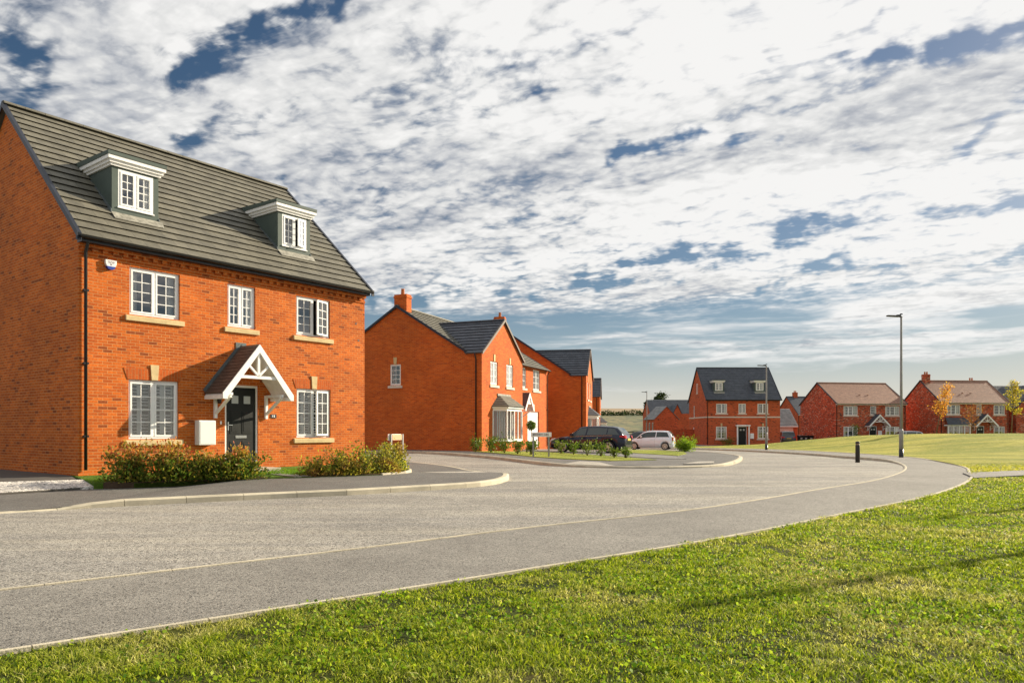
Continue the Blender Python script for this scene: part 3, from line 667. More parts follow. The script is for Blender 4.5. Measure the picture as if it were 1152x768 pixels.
def door(parent,x,y,z,w=.86,h=2.02,mat=None,fine=True,name='door'):
    mat=mat or DOORB; T=.06
    f=MB(); f.box(-T,0,.03,.10,0,h+T).box(w,w+T,.03,.10,0,h+T).box(0,w,.03,.10,h,h+T).box(0,w,.0,.10,-.04,0)
    d=MB(); d.box(.004,w-.004,.05,.09,.01,h-.004)
    # raised panels
    cx=[(.11,.40),(.46,.75)]
    for a,b in [(p*w/.86,q*w/.86) for p,q in cx]:
        for c,e in ((.12,.62),(.82,1.42)):
            d.box(a,b,.040,.05,c,e); d.box(a+.04,b-.04,.034,.04,c+.05,e-.05)
    o=d.build(name,mat,parent,(x,y,z),bevel=.004 if fine else 0)
    f.build('door_frame',WHITE,o)
    for a,b in [(p*w/.86,q*w/.86) for p,q in cx]:
        g=MB(); g.box(a+.05,b-.05,.044,.05,1.60,1.80); g.build('door_pane',principled('obscure_glass',(.45,.48,.48),.15,.6),o)
    if fine:
        h_=MB(); h_.box(.27,.59,.040,.05,.70,.77); h_.build('letter_plate',CHROME,o)
        h_=MB(); h_.box(.045,.075,.036,.05,.90,1.12); h_.bar((.06,.02,1.04),(.17,.02,1.04),.018,.018); h_.bar((.06,.04,1.04),(.06,.02,1.04),.018,.018); h_.build('door_handle',CHROME,o)
    return o
def porch(parent,xc,y,z_eave,half,rise,depth,tile=None,fine=True,brk=True,floor=None):
    """gabled canopy on brackets, projecting to -y"""
    r=MB(); t=tile or T_PORCH; sl=rise/half; ov=.10
    for sg in(-1,1):
        E0=(xc+sg*(half),y,z_eave);E1=(xc+sg*(half),y-depth,z_eave);R1=(xc,y-depth,z_eave+rise);R0=(xc,y,z_eave+rise)
        roof_plane(r,E0,E1,R1,R0,course=.12,th=.014)
    o=r.build('porch',t,parent)
    b=MB(); yf=y-depth
    for sg in(-1,1):   # barge boards
        b.extr([(xc,yf-.035,z_eave+rise-.005),(xc+sg*half,yf-.035,z_eave-.005),(xc+sg*(half),yf-.035,z_eave-.15),(xc+sg*(half-.09),yf-.035,z_eave-.15),(xc,yf-.035,z_eave+rise-.21)],(0,.03,0))
        b.extr([(xc,y,z_eave+rise-.04),(xc+sg*half*.97,y,z_eave-.04),(xc+sg*half*.97,y,z_eave-.06),(xc,y,z_eave+rise-.06)],(0,-depth,0))  # soffit lining
        b.box(min(xc+sg*half*.86,xc+sg*half*.99),max(xc+sg*half*.86,xc+sg*half*.99),yf,y,z_eave-.15,z_eave-.06)
    b.build('barge_boards',TIMBER,o)
    tr=MB(); zt=z_eave+.33*rise; xt=half*.62; yy=yf+.03
    tr.bar((xc-xt,yy,zt),(xc+xt,yy,zt),.05,.075,(0,0,1)); tr.bar((xc,yy,zt),(xc,yy,z_eave+rise-.15),.06,.06,(0,1,0))
    for sg in(-1,1): tr.bar((xc,yy,zt+.03),(xc+sg*half*.33,yy,z_eave+rise*.61),.05,.06,(0,1,0))
    tr.build('truss',TIMBER,o)
    if brk:
        for sg in (-1,1):
            xb=xc+sg*half*.72; k=MB(); k.box(xb-.035,xb+.035,y-.07,y,z_eave-.62,z_eave+.0)
            k.bar((xb,y-.05,z_eave-.50),(xb,yf+.10,z_eave-.08),.06,.06,(1,0,0)); k.box(xb-.035,xb+.035,yf+.05,y-.07,z_eave-.06,z_eave+.01); k.build('bracket',TIMBER,o)
    l=MB()
    l.bar((xc,y+.0,z_eave+rise+.03),(xc,y-.02,z_eave+rise+.03),.3,.12)
    if fine:
        for sg in (-1,1): l.bar((xc+sg*half,y-.012,z_eave+.05),(xc,y-.012,z_eave+rise+.05),.02,.10,(0,0,1))
    l.build('lead_flashing',LEAD,o)
    return o
def gutter(parent,A,B,pipe=None,zb=.0,r=.055):
    g=MB(); A=Vector(A);B=Vector(B)
    prof=[(math.cos(t)*r,math.sin(t)*r) for t in [math.pi+math.pi*j/6 for j in range(7)]]
    d=(B-A).normalized(); s=d.cross(Vector((0,0,1)))
    g.extr([A+s*x+Vector((0,0,z)) for x,z in prof],B-A); o=g.build('gutter',BLACK,parent)
    return o
def downpipe(parent,x,y,zt,zb,axis='f',r=.034):
    p=MB(); off=(0,-.06) if axis=='f' else (-.06,0)
    ev=(0,-.2) if axis=='f' else (-.2,0)
    p.tube([(x+ev[0],y+ev[1],zt+.04),(x+ev[0]*.9,y+ev[1]*.9,zt-.06),(x+off[0],y+off[1],zt-.28),(x+off[0],y+off[1],zb+.08)],r,10)
    for z in np.arange(zb+.8,zt-.5,1.6): p.box(x+off[0]-.055,x+off[0]+.055,y+off[1]-.03,y+off[1]+.04,z,z+.045)
    return p.build('downpipe',BLACK,parent)
def chimney(parent,x,y,z0,z1,w=.62,d=.45,mat=None,pots=1):
    c=MB(); c.box(x-w/2,x+w/2,y-d/2,y+d/2,z0,z1-.18); c.box(x-w/2-.03,x+w/2+.03,y-d/2-.03,y+d/2+.03,z1-.18,z1-.10); c.box(x-w/2,x+w/2,y-d/2,y+d/2,z1-.10,z1)
    o=c.build('chimney',mat or B_TWO,parent)
    for k in range(pots):
        xx=x+(k-(pots-1)/2)*.28; p=MB(); p.tube([(xx,y,z1),(xx,y,z1+.05),(xx,y,z1+.28),(xx,y,z1+.32)],[.11,.1,.085,.105],12); p.build('chimney_pot',TERRA,o)
    return o
# ------------------------------------------------------------------ the 2.5 storey house
def tall_house(label,loc,rz,brick,tile,fine=True,zb=.25,dorm_white=False,left_windows=False,band=False):
    H=thing('detached_house',label,'house',loc,rz)
    Wd,D=8.17,8.2; ze=5.42-zb; z0=0-.5
    def Z(z): return z-zb     # heights measured above camera datum -> above house base
    ey=-.25; er=Z(5.42); rz_=er+.915*(D/2+.25)
    def roofz(y): return er+.915*(y+.25)
    fops=[(1.10,2.30,Z(3.88),Z(4.98)),(3.57,4.38,Z(3.88),Z(4.98)),(5.67,6.85,Z(3.88),Z(4.98)),(1.08,2.27,Z(1.00),Z(2.38)),(5.68,6.87,Z(1.0),Z(2.38)),(3.50,4.46,Z(.30),Z(2.38))]
    lops=[]
    if left_windows: lops=[(2.2,2.8,Z(3.5),Z(4.9)),(2.0,2.6,Z(1.0),Z(2.3))]
    w=MB(); wt=er+.915*.25-.08
    gable_wall(w,0,Wd,0,D,z0,wt,rz_-.10,fops,lops); wo=w.build('wall',brick,H)
    # roof
    r=MB(); ov=.10
    roof_plane(r,(-ov,ey,er),(Wd+ov,ey,er),(Wd+ov,D/2,rz_),(-ov,D/2,rz_)); roof_plane(r,(Wd+ov,D+.25,er),(-ov,D+.25,er),(-ov,D/2,rz_),(Wd+ov,D/2,rz_))
    ro=r.build('roof',tile,H)
    m=MB(); ridge(m,(-ov,D/2,rz_+.03),(Wd+ov,D/2,rz_+.03)); m.build('ridge_tiles',tile,ro)
    for x,n in ((-ov,-1),(Wd+ov,1)):
        m=MB()
        for ya in (ey-.03,D+.28):
            verge(m,(x,ya,er-.01),(x,D/2,rz_+.01),(n,0,0))
            m.extr([(x-.045*1,ya,er+.05),(x+.045,ya,er+.05),(x+.045,ya,er-.12),(x-.045,ya,er-.12)],(0,.04 if ya<0 else -.04,0))
        m.build('verge_cap',VCAP,ro)
    m=MB(); m.box(-.02,Wd+.02,ey+.02,-.002,er-.12,er-.04); m.build('soffit',BLACK,ro)
    gutter(H,(-.08,ey-.05,er-.01),(Wd+.08,ey-.05,er-.01))
    downpipe(H,.13,0,er-.04,0)
    if fine:
        m=MB(); m.box(-.0,Wd,-.07,-.001,er-.19,er-.121)
        k=int(Wd/.225)
        for i in range(k): m.box(.04+i*.225,.04+i*.225+.11,-.068,-.001,er-.27,er-.19)
        m.box(0,Wd,-.028,-.001,er-.335,er-.27)
        m.build('dentil_course',B_MAIN,H)
    kw=dict(fine=fine)
    wh=None if fine else None
    sm=STONE if fine else WSTONE
    ky='key' if fine else 'keyonly'
    window(H,1.10,0,Z(3.88),1.20,1.10,sillmat=sm,**kw); window(H,3.57,0,Z(3.88),.81,1.10,bars=(1,3),sillmat=sm,**kw)
    window(H,5.67,0,Z(3.88),1.18,1.10,openl=(1,-.30) if fine else None,sillmat=sm,**kw)
    window(H,1.08,0,Z(1.0),1.19,1.38,head=ky,shutters=fine,sillmat=sm,**kw); window(H,5.68,0,Z(1.0),1.19,1.38,head=ky,shutters=fine,openl=(1,-.22) if fine else None,sillmat=sm,**kw)
    door(H,3.555,0,Z(.30),fine=fine)
    if left_windows:
        for q in lops: window(H,0,D-q[0],q[2],q[1]-q[0],q[3]-q[2],rz=rad(-90),lights=1,fine=False,sillmat=WSTONE)
        window(H,0,4.35,Z(6.4),.5,1.1,rz=rad(-90),lights=1,fine=False,sillmat=WSTONE,recess=-.03,sub=False)
    if band:
        m=MB(); m.box(-.02,Wd+.02,-.02,-.001,Z(3.38),Z(3.52)); m.box(-.02,-.001,0,D,Z(3.38),Z(3.52)); m.build('stone_band',WSTONE,H)
    # dormers
    for x0 in (1.03,5.58):
        x1=x0+1.11; yf=.72; zc=Z(7.44); zb_=roofz(yf)-.02; d=MB()
        wx0,wx1,wz0,wz1=x0+.14,x0+.98,Z(6.50),Z(7.40)
        yb=(zc-er)/.915-.25
        # face round the window, cheeks
        for a,b,c,e in ((x0,wx0,zb_,zc),(wx1,x1,zb_,zc),(wx0,wx1,zb_,wz0),(wx0,wx1,wz1,zc)): d.box(a,b,yf,yf+.05,c,e)
        for xx in (x0,x1-.05): d.extr([(xx,yf+.05,zb_),(xx,yf+.05,zc),(xx,yb+.2,zc)],(.05,0,0))
        do=d.build('dormer',DORM,H)
        m=MB(); o1=.10;o2=.17;o3=.22
        for o_,a,b in ((.045,zc,zc+.06),(.085,zc+.06,zc+.13),(.13,zc+.13,zc+.215)): m.box(x0-o_,x1+o_,yf-o_,yb+.25,a,b)
        m.build('cornice',TIMBER,do)
        m=MB(); m.extr([(x0-.145,yf-.145,zc+.217),(x0-.145,yf-.145,zc+.30),(x0-.145,yb+.60,zc+.36),(x0-.145,yb+.60,zc+.217)],(x1-x0+.29,0,0)); m.build('dormer_roof',DORM,do)
        m=MB()
        m.extr([(x0-.02,yf-.22,roofz(yf-.22)+.042),(x0-.02,yf+.0,roofz(yf)+.042),(x1+.10,yf+.0,roofz(yf)+.042),(x1+.04,yf-.20,roofz(yf-.20)+.042)],(0,-.008,.01)); m.build('lead_apron',FLASH,do)
        if fine: wn=window(do,wx0,yf,wz0,wx1-wx0,wz1-wz0,sill=False,recess=0.0,openl=(1,-.35) if x0>4 else None,fine=True)
        else: wn=window(do,wx0,yf,wz0,wx1-wx0,wz1-wz0,sill=False,recess=0.0,fine=False)
        m=MB()
        for xx in (x0-.03,x1-.0): m.extr([(xx,yf-.02,zb_-.01),(xx,yf-.02,zb_+.12),(xx,yb,zc+.0),(xx,yb,zc-.14)],(.03,0,0))
        m.build('side_flashing',LEAD,do)
    return H,Z
base=Vector((-.5887*16.1,16.1)); TH1=math.atan2(.795,.607)
H1,Z1=tall_house('nearest large orange brick house with two roof dormers and timber porch over black door',(base.x,base.y,.25),TH1,B_MAIN,T_MAIN)
porch(H1,3.95,0,Z1(2.13),1.02,1.26,.82)
# raked brick step below the door
m=MB(); m.box(3.3,4.65,-.75,0,-.3,-.02); m.build('door_step',principled('step_slab',(.45,.40,.32),.85,.2,var=.1),H1)
m=MB(); m.box(2.68,3.13,-.20,-.002,Z1(.84),Z1(1.45)); mo=m.build('meter_box',principled('white_meter_box',(.78,.78,.76),.5,.4),H1,bevel=.012)
m=MB(); m.box(2.71,3.10,-.206,-.2005,Z1(.87),Z1(1.42)); m.build('meter_box_door',principled('white_meter_box',(.78,.78,.76),.5,.4),mo,bevel=.003)
m=MB(); m.tube([(3.26,-.03,Z1(1.99)),(3.26,-.06,Z1(1.99))],.045,10); m.bar((3.26,-.05,Z1(1.98)),(3.26,-.14,Z1(2.02)),.025,.025); m.tube([(3.26,-.14,Z1(1.88)),(3.26,-.14,Z1(2.0)),(3.26,-.14,Z1(2.06))],[.045,.06,.02],12); m.build('wall_lantern',BLACK,H1)
# alarm box, drawn as its pentagon outline
P5=[(-.125,.11),(.125,.11),(.12,.02),(.07,-.08),(0,-.10),(-.07,-.08),(-.12,.02)]
m=MB(); m.extr([(.66+x,-.075,Z1(4.92)+z) for x,z in P5],(0,.073,0)); al=m.build('alarm_box',principled('alarm_white',(.8,.8,.8),.35),H1,bevel=.01)
m=MB(); m.extr([(.66+x,-.085,Z1(4.92)+z) for x,z in [(-.095,-.035),(.095,-.035),(.07,-.088),(0,-.112),(-.07,-.088)]],(0,.084,0)); m.build('alarm_strobe',BLUE,al)
m=MB()
for a,b,z in ((-.07,-.02,.075),(-.01,.03,.075),(.04,.08,.07),(-.06,.0,.045),(.02,.065,.045)): m.box(.66+a,.66+b,-.0775,-.075,Z1(4.92)+z-.009,Z1(4.92)+z+.009)
m.box(.64,.68,-.0775,-.075,Z1(4.92)-.01,Z1(4.92)+.025); m.build('alarm_lettering',principled('faded_print',(.25,.22,.25),.6),al)
m=MB(); m.box(4.84,5.02,-.02,-.002,Z1(1.54),Z1(1.64)); pq=m.build('number_plaque',principled('slate_plaque',(.03,.03,.035),.4),H1)
m=MB(); m.box(4.885,4.90,-.023,-.0205,Z1(1.56),Z1(1.62)); m.box(4.93,4.945,-.023,-.0205,Z1(1.56),Z1(1.62)); m.box(4.945,4.965,-.023,-.0205,Z1(1.56),Z1(1.59)); m.box(4.945,4.965,-.0235,-.0205,Z1(1.605),Z1(1.62)); m.build('plaque_digits',WHITE,pq)
m=MB(); m.box(3.36,3.40,-.02,-.002,Z1(1.36),Z1(1.44)); m.build('door_bell',WHITE,H1)
for x,z in ((7.8,4.4),(7.9,3.9),(.55,.45),(7.2,.5),(3.0,.5)):
    m=MB(); m.box(x,x+.06,-.006,-.001,Z1(z),Z1(z)+.06); m.build('wall_vent',principled('vent_brown',(.10,.03,.015),.6),H1)
HD,ZD=tall_house('distant red brick three storey house with white stone band and two roof dormers',(22.15,84,-.48),rad(0),B_FAR,T_SLATE,fine=False,zb=.25,left_windows=True,band=True)
# flat white canopy over the door of the far three storey house
m=MB(); m.box(3.2,4.76,-.45,0,ZD(2.42),ZD(2.56)); m.box(3.28,3.40,-.38,-.28,ZD(.3),ZD(2.42)); m.box(4.56,4.68,-.38,-.28,ZD(.3),ZD(2.42)); m.build('door_canopy',TIMBER,HD)
m=MB(); m.box(4.85,5.25,-.06,-.002,ZD(1.0),ZD(1.6)); m.build('meter_box',WHITE,HD)
HD.scale=(1.03,1,1)
# ------------------------------------------------------------------ wing houses
def wing_house(label,loc,rz,brick,tile_m,tile_w,main_half=4.05,main_rise=2.65,front_off=.84,eave=5.0,wingw=5.5,wing_rise=1.98,length=12.0,ch=True,detail=True,zb=0,bay=True,simple=False):
    H=thing('detached_house',label,'house',loc,rz)
    fy=front_off; D=fy+2*main_half; ze=eave
    z0=-.5; mid=wingw/2
    opw=[(1.05,2.0,3.45,4.65),(3.15,4.1,3.45,4.65)]; opm=[]
    # main block (its front is at y=fy)
    opm=[(wingw+2.1,wingw+2.7,3.65,4.87),(wingw+3.9,wingw+5.1,3.6,4.87),(wingw+2.95,wingw+4.95,.0,2.25)] if detail and not simple else ([(wingw+.9,wingw+1.7,3.6,4.7),(wingw+2.3,wingw+3.1,3.6,4.7)] if simple else [])
    opl=[(D-5.28-.0,D-4.62,3.5,4.6)] if detail and not simple else []   # measured from the back corner
    w=MB(); wt=ze+.02
    gable_wall(w,0,length,fy,D,z0,wt,ze+main_rise-.12,opm,[(D-5.0-.33,D-5.0+.33,3.45,4.55)] if detail and not simple else [])
    ops=opw if detail else []
    if detail and bay: ops=opw+[(1.3,4.3,.55,2.1)]
    w2=MB(); gable_wall(w2,0,wingw,0,fy,z0,wt,ze+wing_rise-.10,ops,gable='y',back=False)
    w.v_off=len(w.v); n0=len(w.v); w.v+=w2.v; w.f+=[tuple(i+n0 for i in f) for f in w2.f]; w.uv+=w2.uv; w.sm+=w2.sm
    w.build('wall',brick,H)
    pitch=main_rise/(main_half+.2); r=MB(); er=ze-.05; ey=fy-.2; zr=er+main_rise; ym=fy+main_half; ov=.08
    xl=wingw+ov*0
    # front slope: left of nothing, starts behind the wing
    yr_=fy-.2+wing_rise/pitch      # where the wing ridge meets the main slope
    roof_plane(r,(wingw*.5,ey+.0,er),(length+ov,ey,er),(length+ov,ym,zr),(wingw*.5,ym,zr))
    roof_plane(r,(-ov,fy+.02,er+pitch*.22),(wingw*.5,fy+.02,er+pitch*.22),(wingw*.5,ym,zr),(-ov,ym,zr))
    roof_plane(r,(length+ov,D+.2,er),(-ov,D+.2,er),(-ov,ym,zr),(length+ov,ym,zr))
    ro=r.build('roof',tile_m,H)
    r=MB(); zw=er+wing_rise+.03
    roof_plane(r,(-.12,fy+.02,er),(-.12,-.1,er),(mid,-.1,zw),(mid,yr_+.1,zw)); 
    roof_plane(r,(wingw+.12,-.1,er),(wingw+.12,fy+.0,er),(mid,yr_+.1,zw),(mid,-.1,zw))
    wr=r.build('wing_roof',tile_w,H)
    m=MB(); ridge(m,(-ov,ym,zr+.02),(length+ov,ym,zr+.02)); m.build('ridge_tiles',tile_m,ro)
    m=MB(); ridge(m,(mid,-.1,zw+.02),(mid,yr_,zw+.02)); m.build('ridge_tiles',tile_w,wr)
    VC=VCAP
    for x,n in ((-ov,-1),(length+ov,1)):
        m=MB(); verge(m,(x,fy+.0,er+pitch*.2),(x,ym,zr),(n,0,0)); verge(m,(x,D+.2,er),(x,ym,zr),(n,0,0)); m.build('verge_cap',VC,ro)
    m=MB()
    for x in (-.12,wingw+.12): verge(m,(x,-.1,er),(mid,-.1,zw),(0,-1,0),w=.09)
    m.build('verge_cap',VC if not detail else principled('weathered_verge',(.16,.13,.11),.7),wr)
    gutter(H,(wingw+.1,ey-.04,er),(length,ey-.04,er))
    downpipe(H,0,.30,er-.02,0,axis='l'); 
    if detail: downpipe(H,length-.12,fy,er,0)
    if ch: chimney(H,.32,ym-.15,zr-.8,zr+.62,w=.5,d=.75,mat=brick,pots=1)
    if detail and not simple:
        for q in opw: window(H,q[0],0,q[2],q[1]-q[0],q[3]-q[2],fine=False,head='keyonly',bars=(1,2),sillmat=WSTONE)
        for q in opm[:2]: window(H,q[0],fy,q[2],q[1]-q[0],q[3]-q[2],fine=False,lights=1 if q[1]-q[0]<.8 else 2,bars=(1,2),sillmat=WSTONE)
        window(H,0,5.0+.33,3.45,.66,1.1,rz=rad(-90),lights=1,bars=(1,3),fine=False,head='keyonly',sillmat=WSTONE)
        # garage door in its opening
        q=opm[2]; g=MB(); g.box(q[0],q[1],fy+.07,fy+.10,q[2],q[3])
        for k in range(1,8): g.box(q[0],q[1],fy+.06,fy+.07,q[3]*k/8-.012,q[3]*k/8+.012)
        g.build('garage_door',WHITE,H)
        m=MB(); xc=(q[0]+q[1])/2; m.extr([(xc-.09,fy-.03,2.27),(xc+.09,fy-.03,2.27),(xc+.13,fy-.03,2.7),(xc-.13,fy-.03,2.7)],(0,.04,0)); m.build('keystone',WSTONE,H)
    if simple and detail:
        for q in opw[:2]+opm: window(H,q[0],0 if q in opw else fy,q[2],q[1]-q[0],q[3]-q[2],fine=False,bars=(0,0),sillmat=WSTONE)
    if detail and bay:
        b=MB(); x0,x1=1.35,4.25; yb=-.62; zt=2.2; zs=.62
        poly=[(x0,0),(x0+.42,yb),(x1-.42,yb),(x1,0)]
        # brick plinth under the bay
        m=MB(); m.extr([(x,y,-.5) for x,y in [(x0+.05,-.002),(x0+.45,yb+.05),(x1-.45,yb+.05),(x1-.05,-.002)]],(0,0,1.02)); bo=m.build('bay',brick,H)
        m=MB()
        for a,c in ((.50,.62),(2.1,2.24),(2.24,2.33)):
            e=.05 if a==.5 else (.0 if a==2.1 else .09)
            m.extr([(x0-e,-.001,a),(x0+.42-e*.4,yb-e,a),(x1-.42+e*.4,yb-e,a),(x1+e,-.001,a)],(0,0,c-a))
        for (ax,ay),(bx,by) in zip(poly,poly[1:]):
            for t in (0,1): m.box(ax+(bx-ax)*t-.05,ax+(bx-ax)*t+.05,ay+(by-ay)*t-.03,ay+(by-ay)*t+.05,.62,2.1)
        for t in (.25,.5,.75) if True else (): 
            xx=x0+.42+(x1-x0-.84)*t; m.box(xx-.035,xx+.035,yb-.005,yb+.05,.62,2.1)
        m.build('bay_frame',WHITE,bo)
        g=MB()
        for (ax,ay),(bx,by) in zip(poly,poly[1:]): g.face([(ax,ay+.03,.62),(bx,by+.03,.62),(bx,by+.03,2.1),(ax,ay+.03,2.1)])
        g.build('bay_pane',GLASS,bo)
        g=MB(); 
        for k in range(8): g.box(x0+.35+k*.29,x0+.35+k*.29+.12,-.1,-.08,.62,2.1)
        g.build('curtains',CURT,bo)
        r=MB(); e=.14; top=2.95
        Q=[(x0-e,0,2.33),(x0+.42-.07,yb-e,2.33),(x1-.42+.07,yb-e,2.33),(x1+e,0,2.33)]; T0=(x0+.75,0,top);T1=(x1-.75,0,top)
        roof_plane(r,Q[1],Q[2],(x1-.75,-.0,top),(x0+.75,-.0,top),course=.2,th=.02); 
        roof_plane(r,Q[0],Q[1],T0,T0,course=.2,th=.02); roof_plane(r,Q[2],Q[3],T1,T1,course=.2,th=.02)
        r.build('bay_roof',tile_m,bo)
        m=MB(); m.box(x0+.55,x1-.55,-.05,-.001,top-.06,top+.06); m.build('lead_flashing',FLASH,bo)
        # small gabled door canopy beside the bay
        porch(H,wingw+1.35,fy,2.35,.72,.95,.75,tile=T_SLATE,fine=False)
        door(H,wingw+.92,fy,0.05,mat=WHITE,fine=False)
    return H
H2=wing_house('orange brick house with bay window and front gable, chimney, left of the navy hatchback',(-1.509,36.8,.12),math.atan2(.924,.383),B_TWO,T_MAIN,T_SLATE)
H3=wing_house('tall plain sided orange red house right behind the navy hatchback',(5.087,50.5,-.05),rad(79.5),B_TWO,T_SLATE,T_SLATE,main_half=5.2,main_rise=3.6,front_off=1.05,eave=5.05,wing_rise=2.02,length=11,ch=True,detail=True,bay=True)
H4=wing_house('orange brick house furthest along the left row, only its gable end corner showing',(8.75,73.5,-.3),rad(82),B_TWO,T_SLATE,T_SLATE,eave=4.9,length=10,ch=False,detail=True,bay=True,front_off=1.0)
# ------------------------------------------------------------------ double fronted houses on the right
def wide_house(label,loc,rz,brick,tile,L=9.2,D=8.0,eave=4.75,rise=3.1,wins=(),pch=None,bay=None,zb=0,chim=None,vents=True,hip=False,dr=None):
    H=thing('detached_house',label,'house',loc,rz); z0=-.8
    w=MB(); ops=[(a,b,c,d) for a,b,c,d in wins]
    if dr: ops.append((dr,dr+.98,.05,2.15))
    gable_wall(w,0,L,0,D,z0,eave+.05,eave+rise-.1,ops); w.build('wall',brick,H)
    r=MB(); er=eave; ov=.1; zr=er+rise
    roof_plane(r,(-ov,-.25,er-.02),(L+ov,-.25,er-.02),(L+ov,D/2,zr),(-ov,D/2,zr),course=.25,th=.015); roof_plane(r,(L+ov,D+.25,er-.02),(-ov,D+.25,er-.02),(-ov,D/2,zr),(L+ov,D/2,zr),course=.25,th=.015)
    ro=r.build('roof',tile,H)
    m=MB(); ridge(m,(-ov,D/2,zr+.02),(L+ov,D/2,zr+.02)); m.build('ridge_tiles',tile,ro)
    for x,n in ((-ov,-1),(L+ov,1)):
        m=MB(); verge(m,(x,-.27,er),(x,D/2,zr),(n,0,0)); verge(m,(x,D+.27,er),(x,D/2,zr),(n,0,0)); m.build('verge_cap',VCAP,ro)
    if vents:
        for x in (L*.43,L*.55):
            m=MB(); yy=1.3; zz=er+rise*(yy+.25)/(D/2+.25); m.extr([(x-.1,yy,zz+.02),(x-.1,yy,zz+.12),(x-.1,yy+.12,zz+.14)],(.2,0,0)); m.build('roof_vent',tile,ro)
    m=MB(); m.box(-.02,L+.02,-.20,-.002,er-.16,er-.03); m.build('fascia',TIMBER,ro)
    gutter(H,(-.05,-.30,er-.02),(L+.05,-.30,er-.02)); downpipe(H,L-.15,0,er,0); downpipe(H,.06,0,er,0)
    for a,b,c,d in wins: window(H,a,0,c,b-a,d-c,fine=False,lights=3 if b-a>1.6 else (2 if b-a>.9 else 1),bars=(0,2),sillmat=WSTONE)
    if dr: door(H,dr+.06,0,.05,fine=False)
    if pch: porch(H,pch,0,2.2,1.4,1.35,.9,tile=T_SLATE,fine=False)
    if chim: chimney(H,chim[0],chim[1],zr-.8,zr+.75,w=.75,d=.6,mat=brick,pots=2)
    return H
E_w=[(.98,2.84,3.42,4.55),(4.49,5.31,3.5,4.55),(6.49,8.4,3.42,4.55),(.98,2.84,.55,2.1),(6.49,8.4,.55,2.1)]
HE=wide_house('mottled brick double fronted house with brown roof, left of the tallest lamp post',(38.7,88,-.42),rad(9.2),B_MIX,T_BROWN,9.25,7.8,4.85,2.72,E_w,pch=5.15,dr=4.37)
m=MB(); m.box(5.5,6.0,-.06,-.002,.9,1.6); m.build('meter_box',WHITE,HE)
F_w=[(.77,2.46,3.5,4.65),(4.50,5.18,3.5,4.65),(6.67,8.1,3.5,4.65),(6.67,8.1,.55,2.1),(.8,2.8,.75,2.15)]
HF=wide_house('mottled brick brown roofed house with chimney on left gable, partly hidden by grassy mound',(50.6,87,-.42),rad(5),B_MIX,T_BROWN,8.6,7.4,4.9,2.85,F_w,pch=5.2,dr=4.5,chim=(.55,3.5))
m=MB(); m.box(.45,3.15,-.75,-.002,-.5,.75); bo=m.build('bay',B_MIX,HF)
m=MB(); m.box(.40,3.2,-.8,-.002,2.15,2.3); 
for xx in (.42,1.05,1.72,2.4,3.08): m.box(xx,xx+.1,-.78,-.70,.75,2.15)
m.box(.40,3.2,-.8,-.65,.70,.80); m.build('bay_frame',WHITE,bo)
m=MB(); m.face([(.5,-.72,.8),(3.1,-.72,.8),(3.1,-.72,2.15),(.5,-.72,2.15)]); m.build('bay_pane',GLASS,bo)
m=MB(); roof_plane(m,(.25,-.95,2.3),(3.35,-.95,2.3),(3.0,0,3.15),(.6,0,3.15),course=.2,th=.02); m.build('bay_roof',T_SLATE,bo)
HG=thing('detached_house','mottled brick house at right edge of photo with dark slate roof and front gable','house',(62.0,92,-.42),rad(2))
w=MB(); gable_wall(w,-3.0,9,0,8,-.8,4.9,7.35); 
w2=MB(); gable_wall(w2,-1.6,4.6,-3.5,0,-.8,4.4,7.1,gable='y',back=False); n0=len(w.v); w.v+=w2.v; w.f+=[tuple(i+n0 for i in f) for f in w2.f]; w.uv+=w2.uv; w.sm+=w2.sm; w.build('wall',B_MIX,HG)
r=MB(); roof_plane(r,(-3.1,-.2,4.85),(9.1,-.2,4.85),(9.1,4,7.45),(-3.1,4,7.45)); roof_plane(r,(9.1,8.2,4.85),(-3.1,8.2,4.85),(-3.1,4,7.45),(9.1,4,7.45)); ro=r.build('roof',T_SLATE,HG)
r=MB(); roof_plane(r,(-1.8,-.1,4.3),(-1.8,-3.6,4.3),(1.5,-3.6,7.2),(1.5,3.5,7.2)); roof_plane(r,(4.8,-3.6,4.3),(4.8,-.1,4.3),(1.5,3.5,7.2),(1.5,-3.6,7.2)); wr=r.build('wing_roof',T_SLATE,HG)
m=MB(); verge(m,(-1.8,-3.6,4.3),(1.5,-3.6,7.2),(0,-1,0)); verge(m,(4.8,-3.6,4.3),(1.5,-3.6,7.2),(0,-1,0)); m.build('verge_cap',principled('dark_blue_verge',(.018,.022,.035),.45,.4),wr)
chimney(HG,-2.4,3.6,6.6,8.1,w=.75,d=.6,mat=B_MIX,pots=2)
m=MB(); m.box(.6,2.4,-3.8,-3.502,.9,2.4); m.build('bay_frame',WHITE,HG)
# house and garage between the far houses
HH=wide_house('brick house far behind the garage, its grey roof showing between two nearer houses',(50.5,130,-1.0),rad(8),B_FAR,T_SLATE,10,8,5.0,3.35,[],vents=False,chim=(1.6,4.0))
GA=thing('garage','single brick garage with pitched grey roof and pale door behind parked dark car','garage',(32.2,99,-.55),rad(0))
w=MB(); gable_wall(w,0,6.1,0,6,-.4,2.4,4.5,[(3.3,5.6,.0,2.1)]); w.build('wall',B_FAR,GA)
r=MB(); roof_plane(r,(-.1,-.2,2.3),(6.2,-.2,2.3),(6.2,3,4.75),(-.1,3,4.75)); roof_plane(r,(6.2,6.2,2.3),(-.1,6.2,2.3),(-.1,3,4.75),(6.2,3,4.75)); ro=r.build('roof',T_PALE,GA)
m=MB(); m.box(-.05,6.15,-.24,-.002,2.2,2.32); m.build('fascia',TIMBER,ro)
m=MB(); m.box(3.3,5.6,.06,.09,.0,2.1)
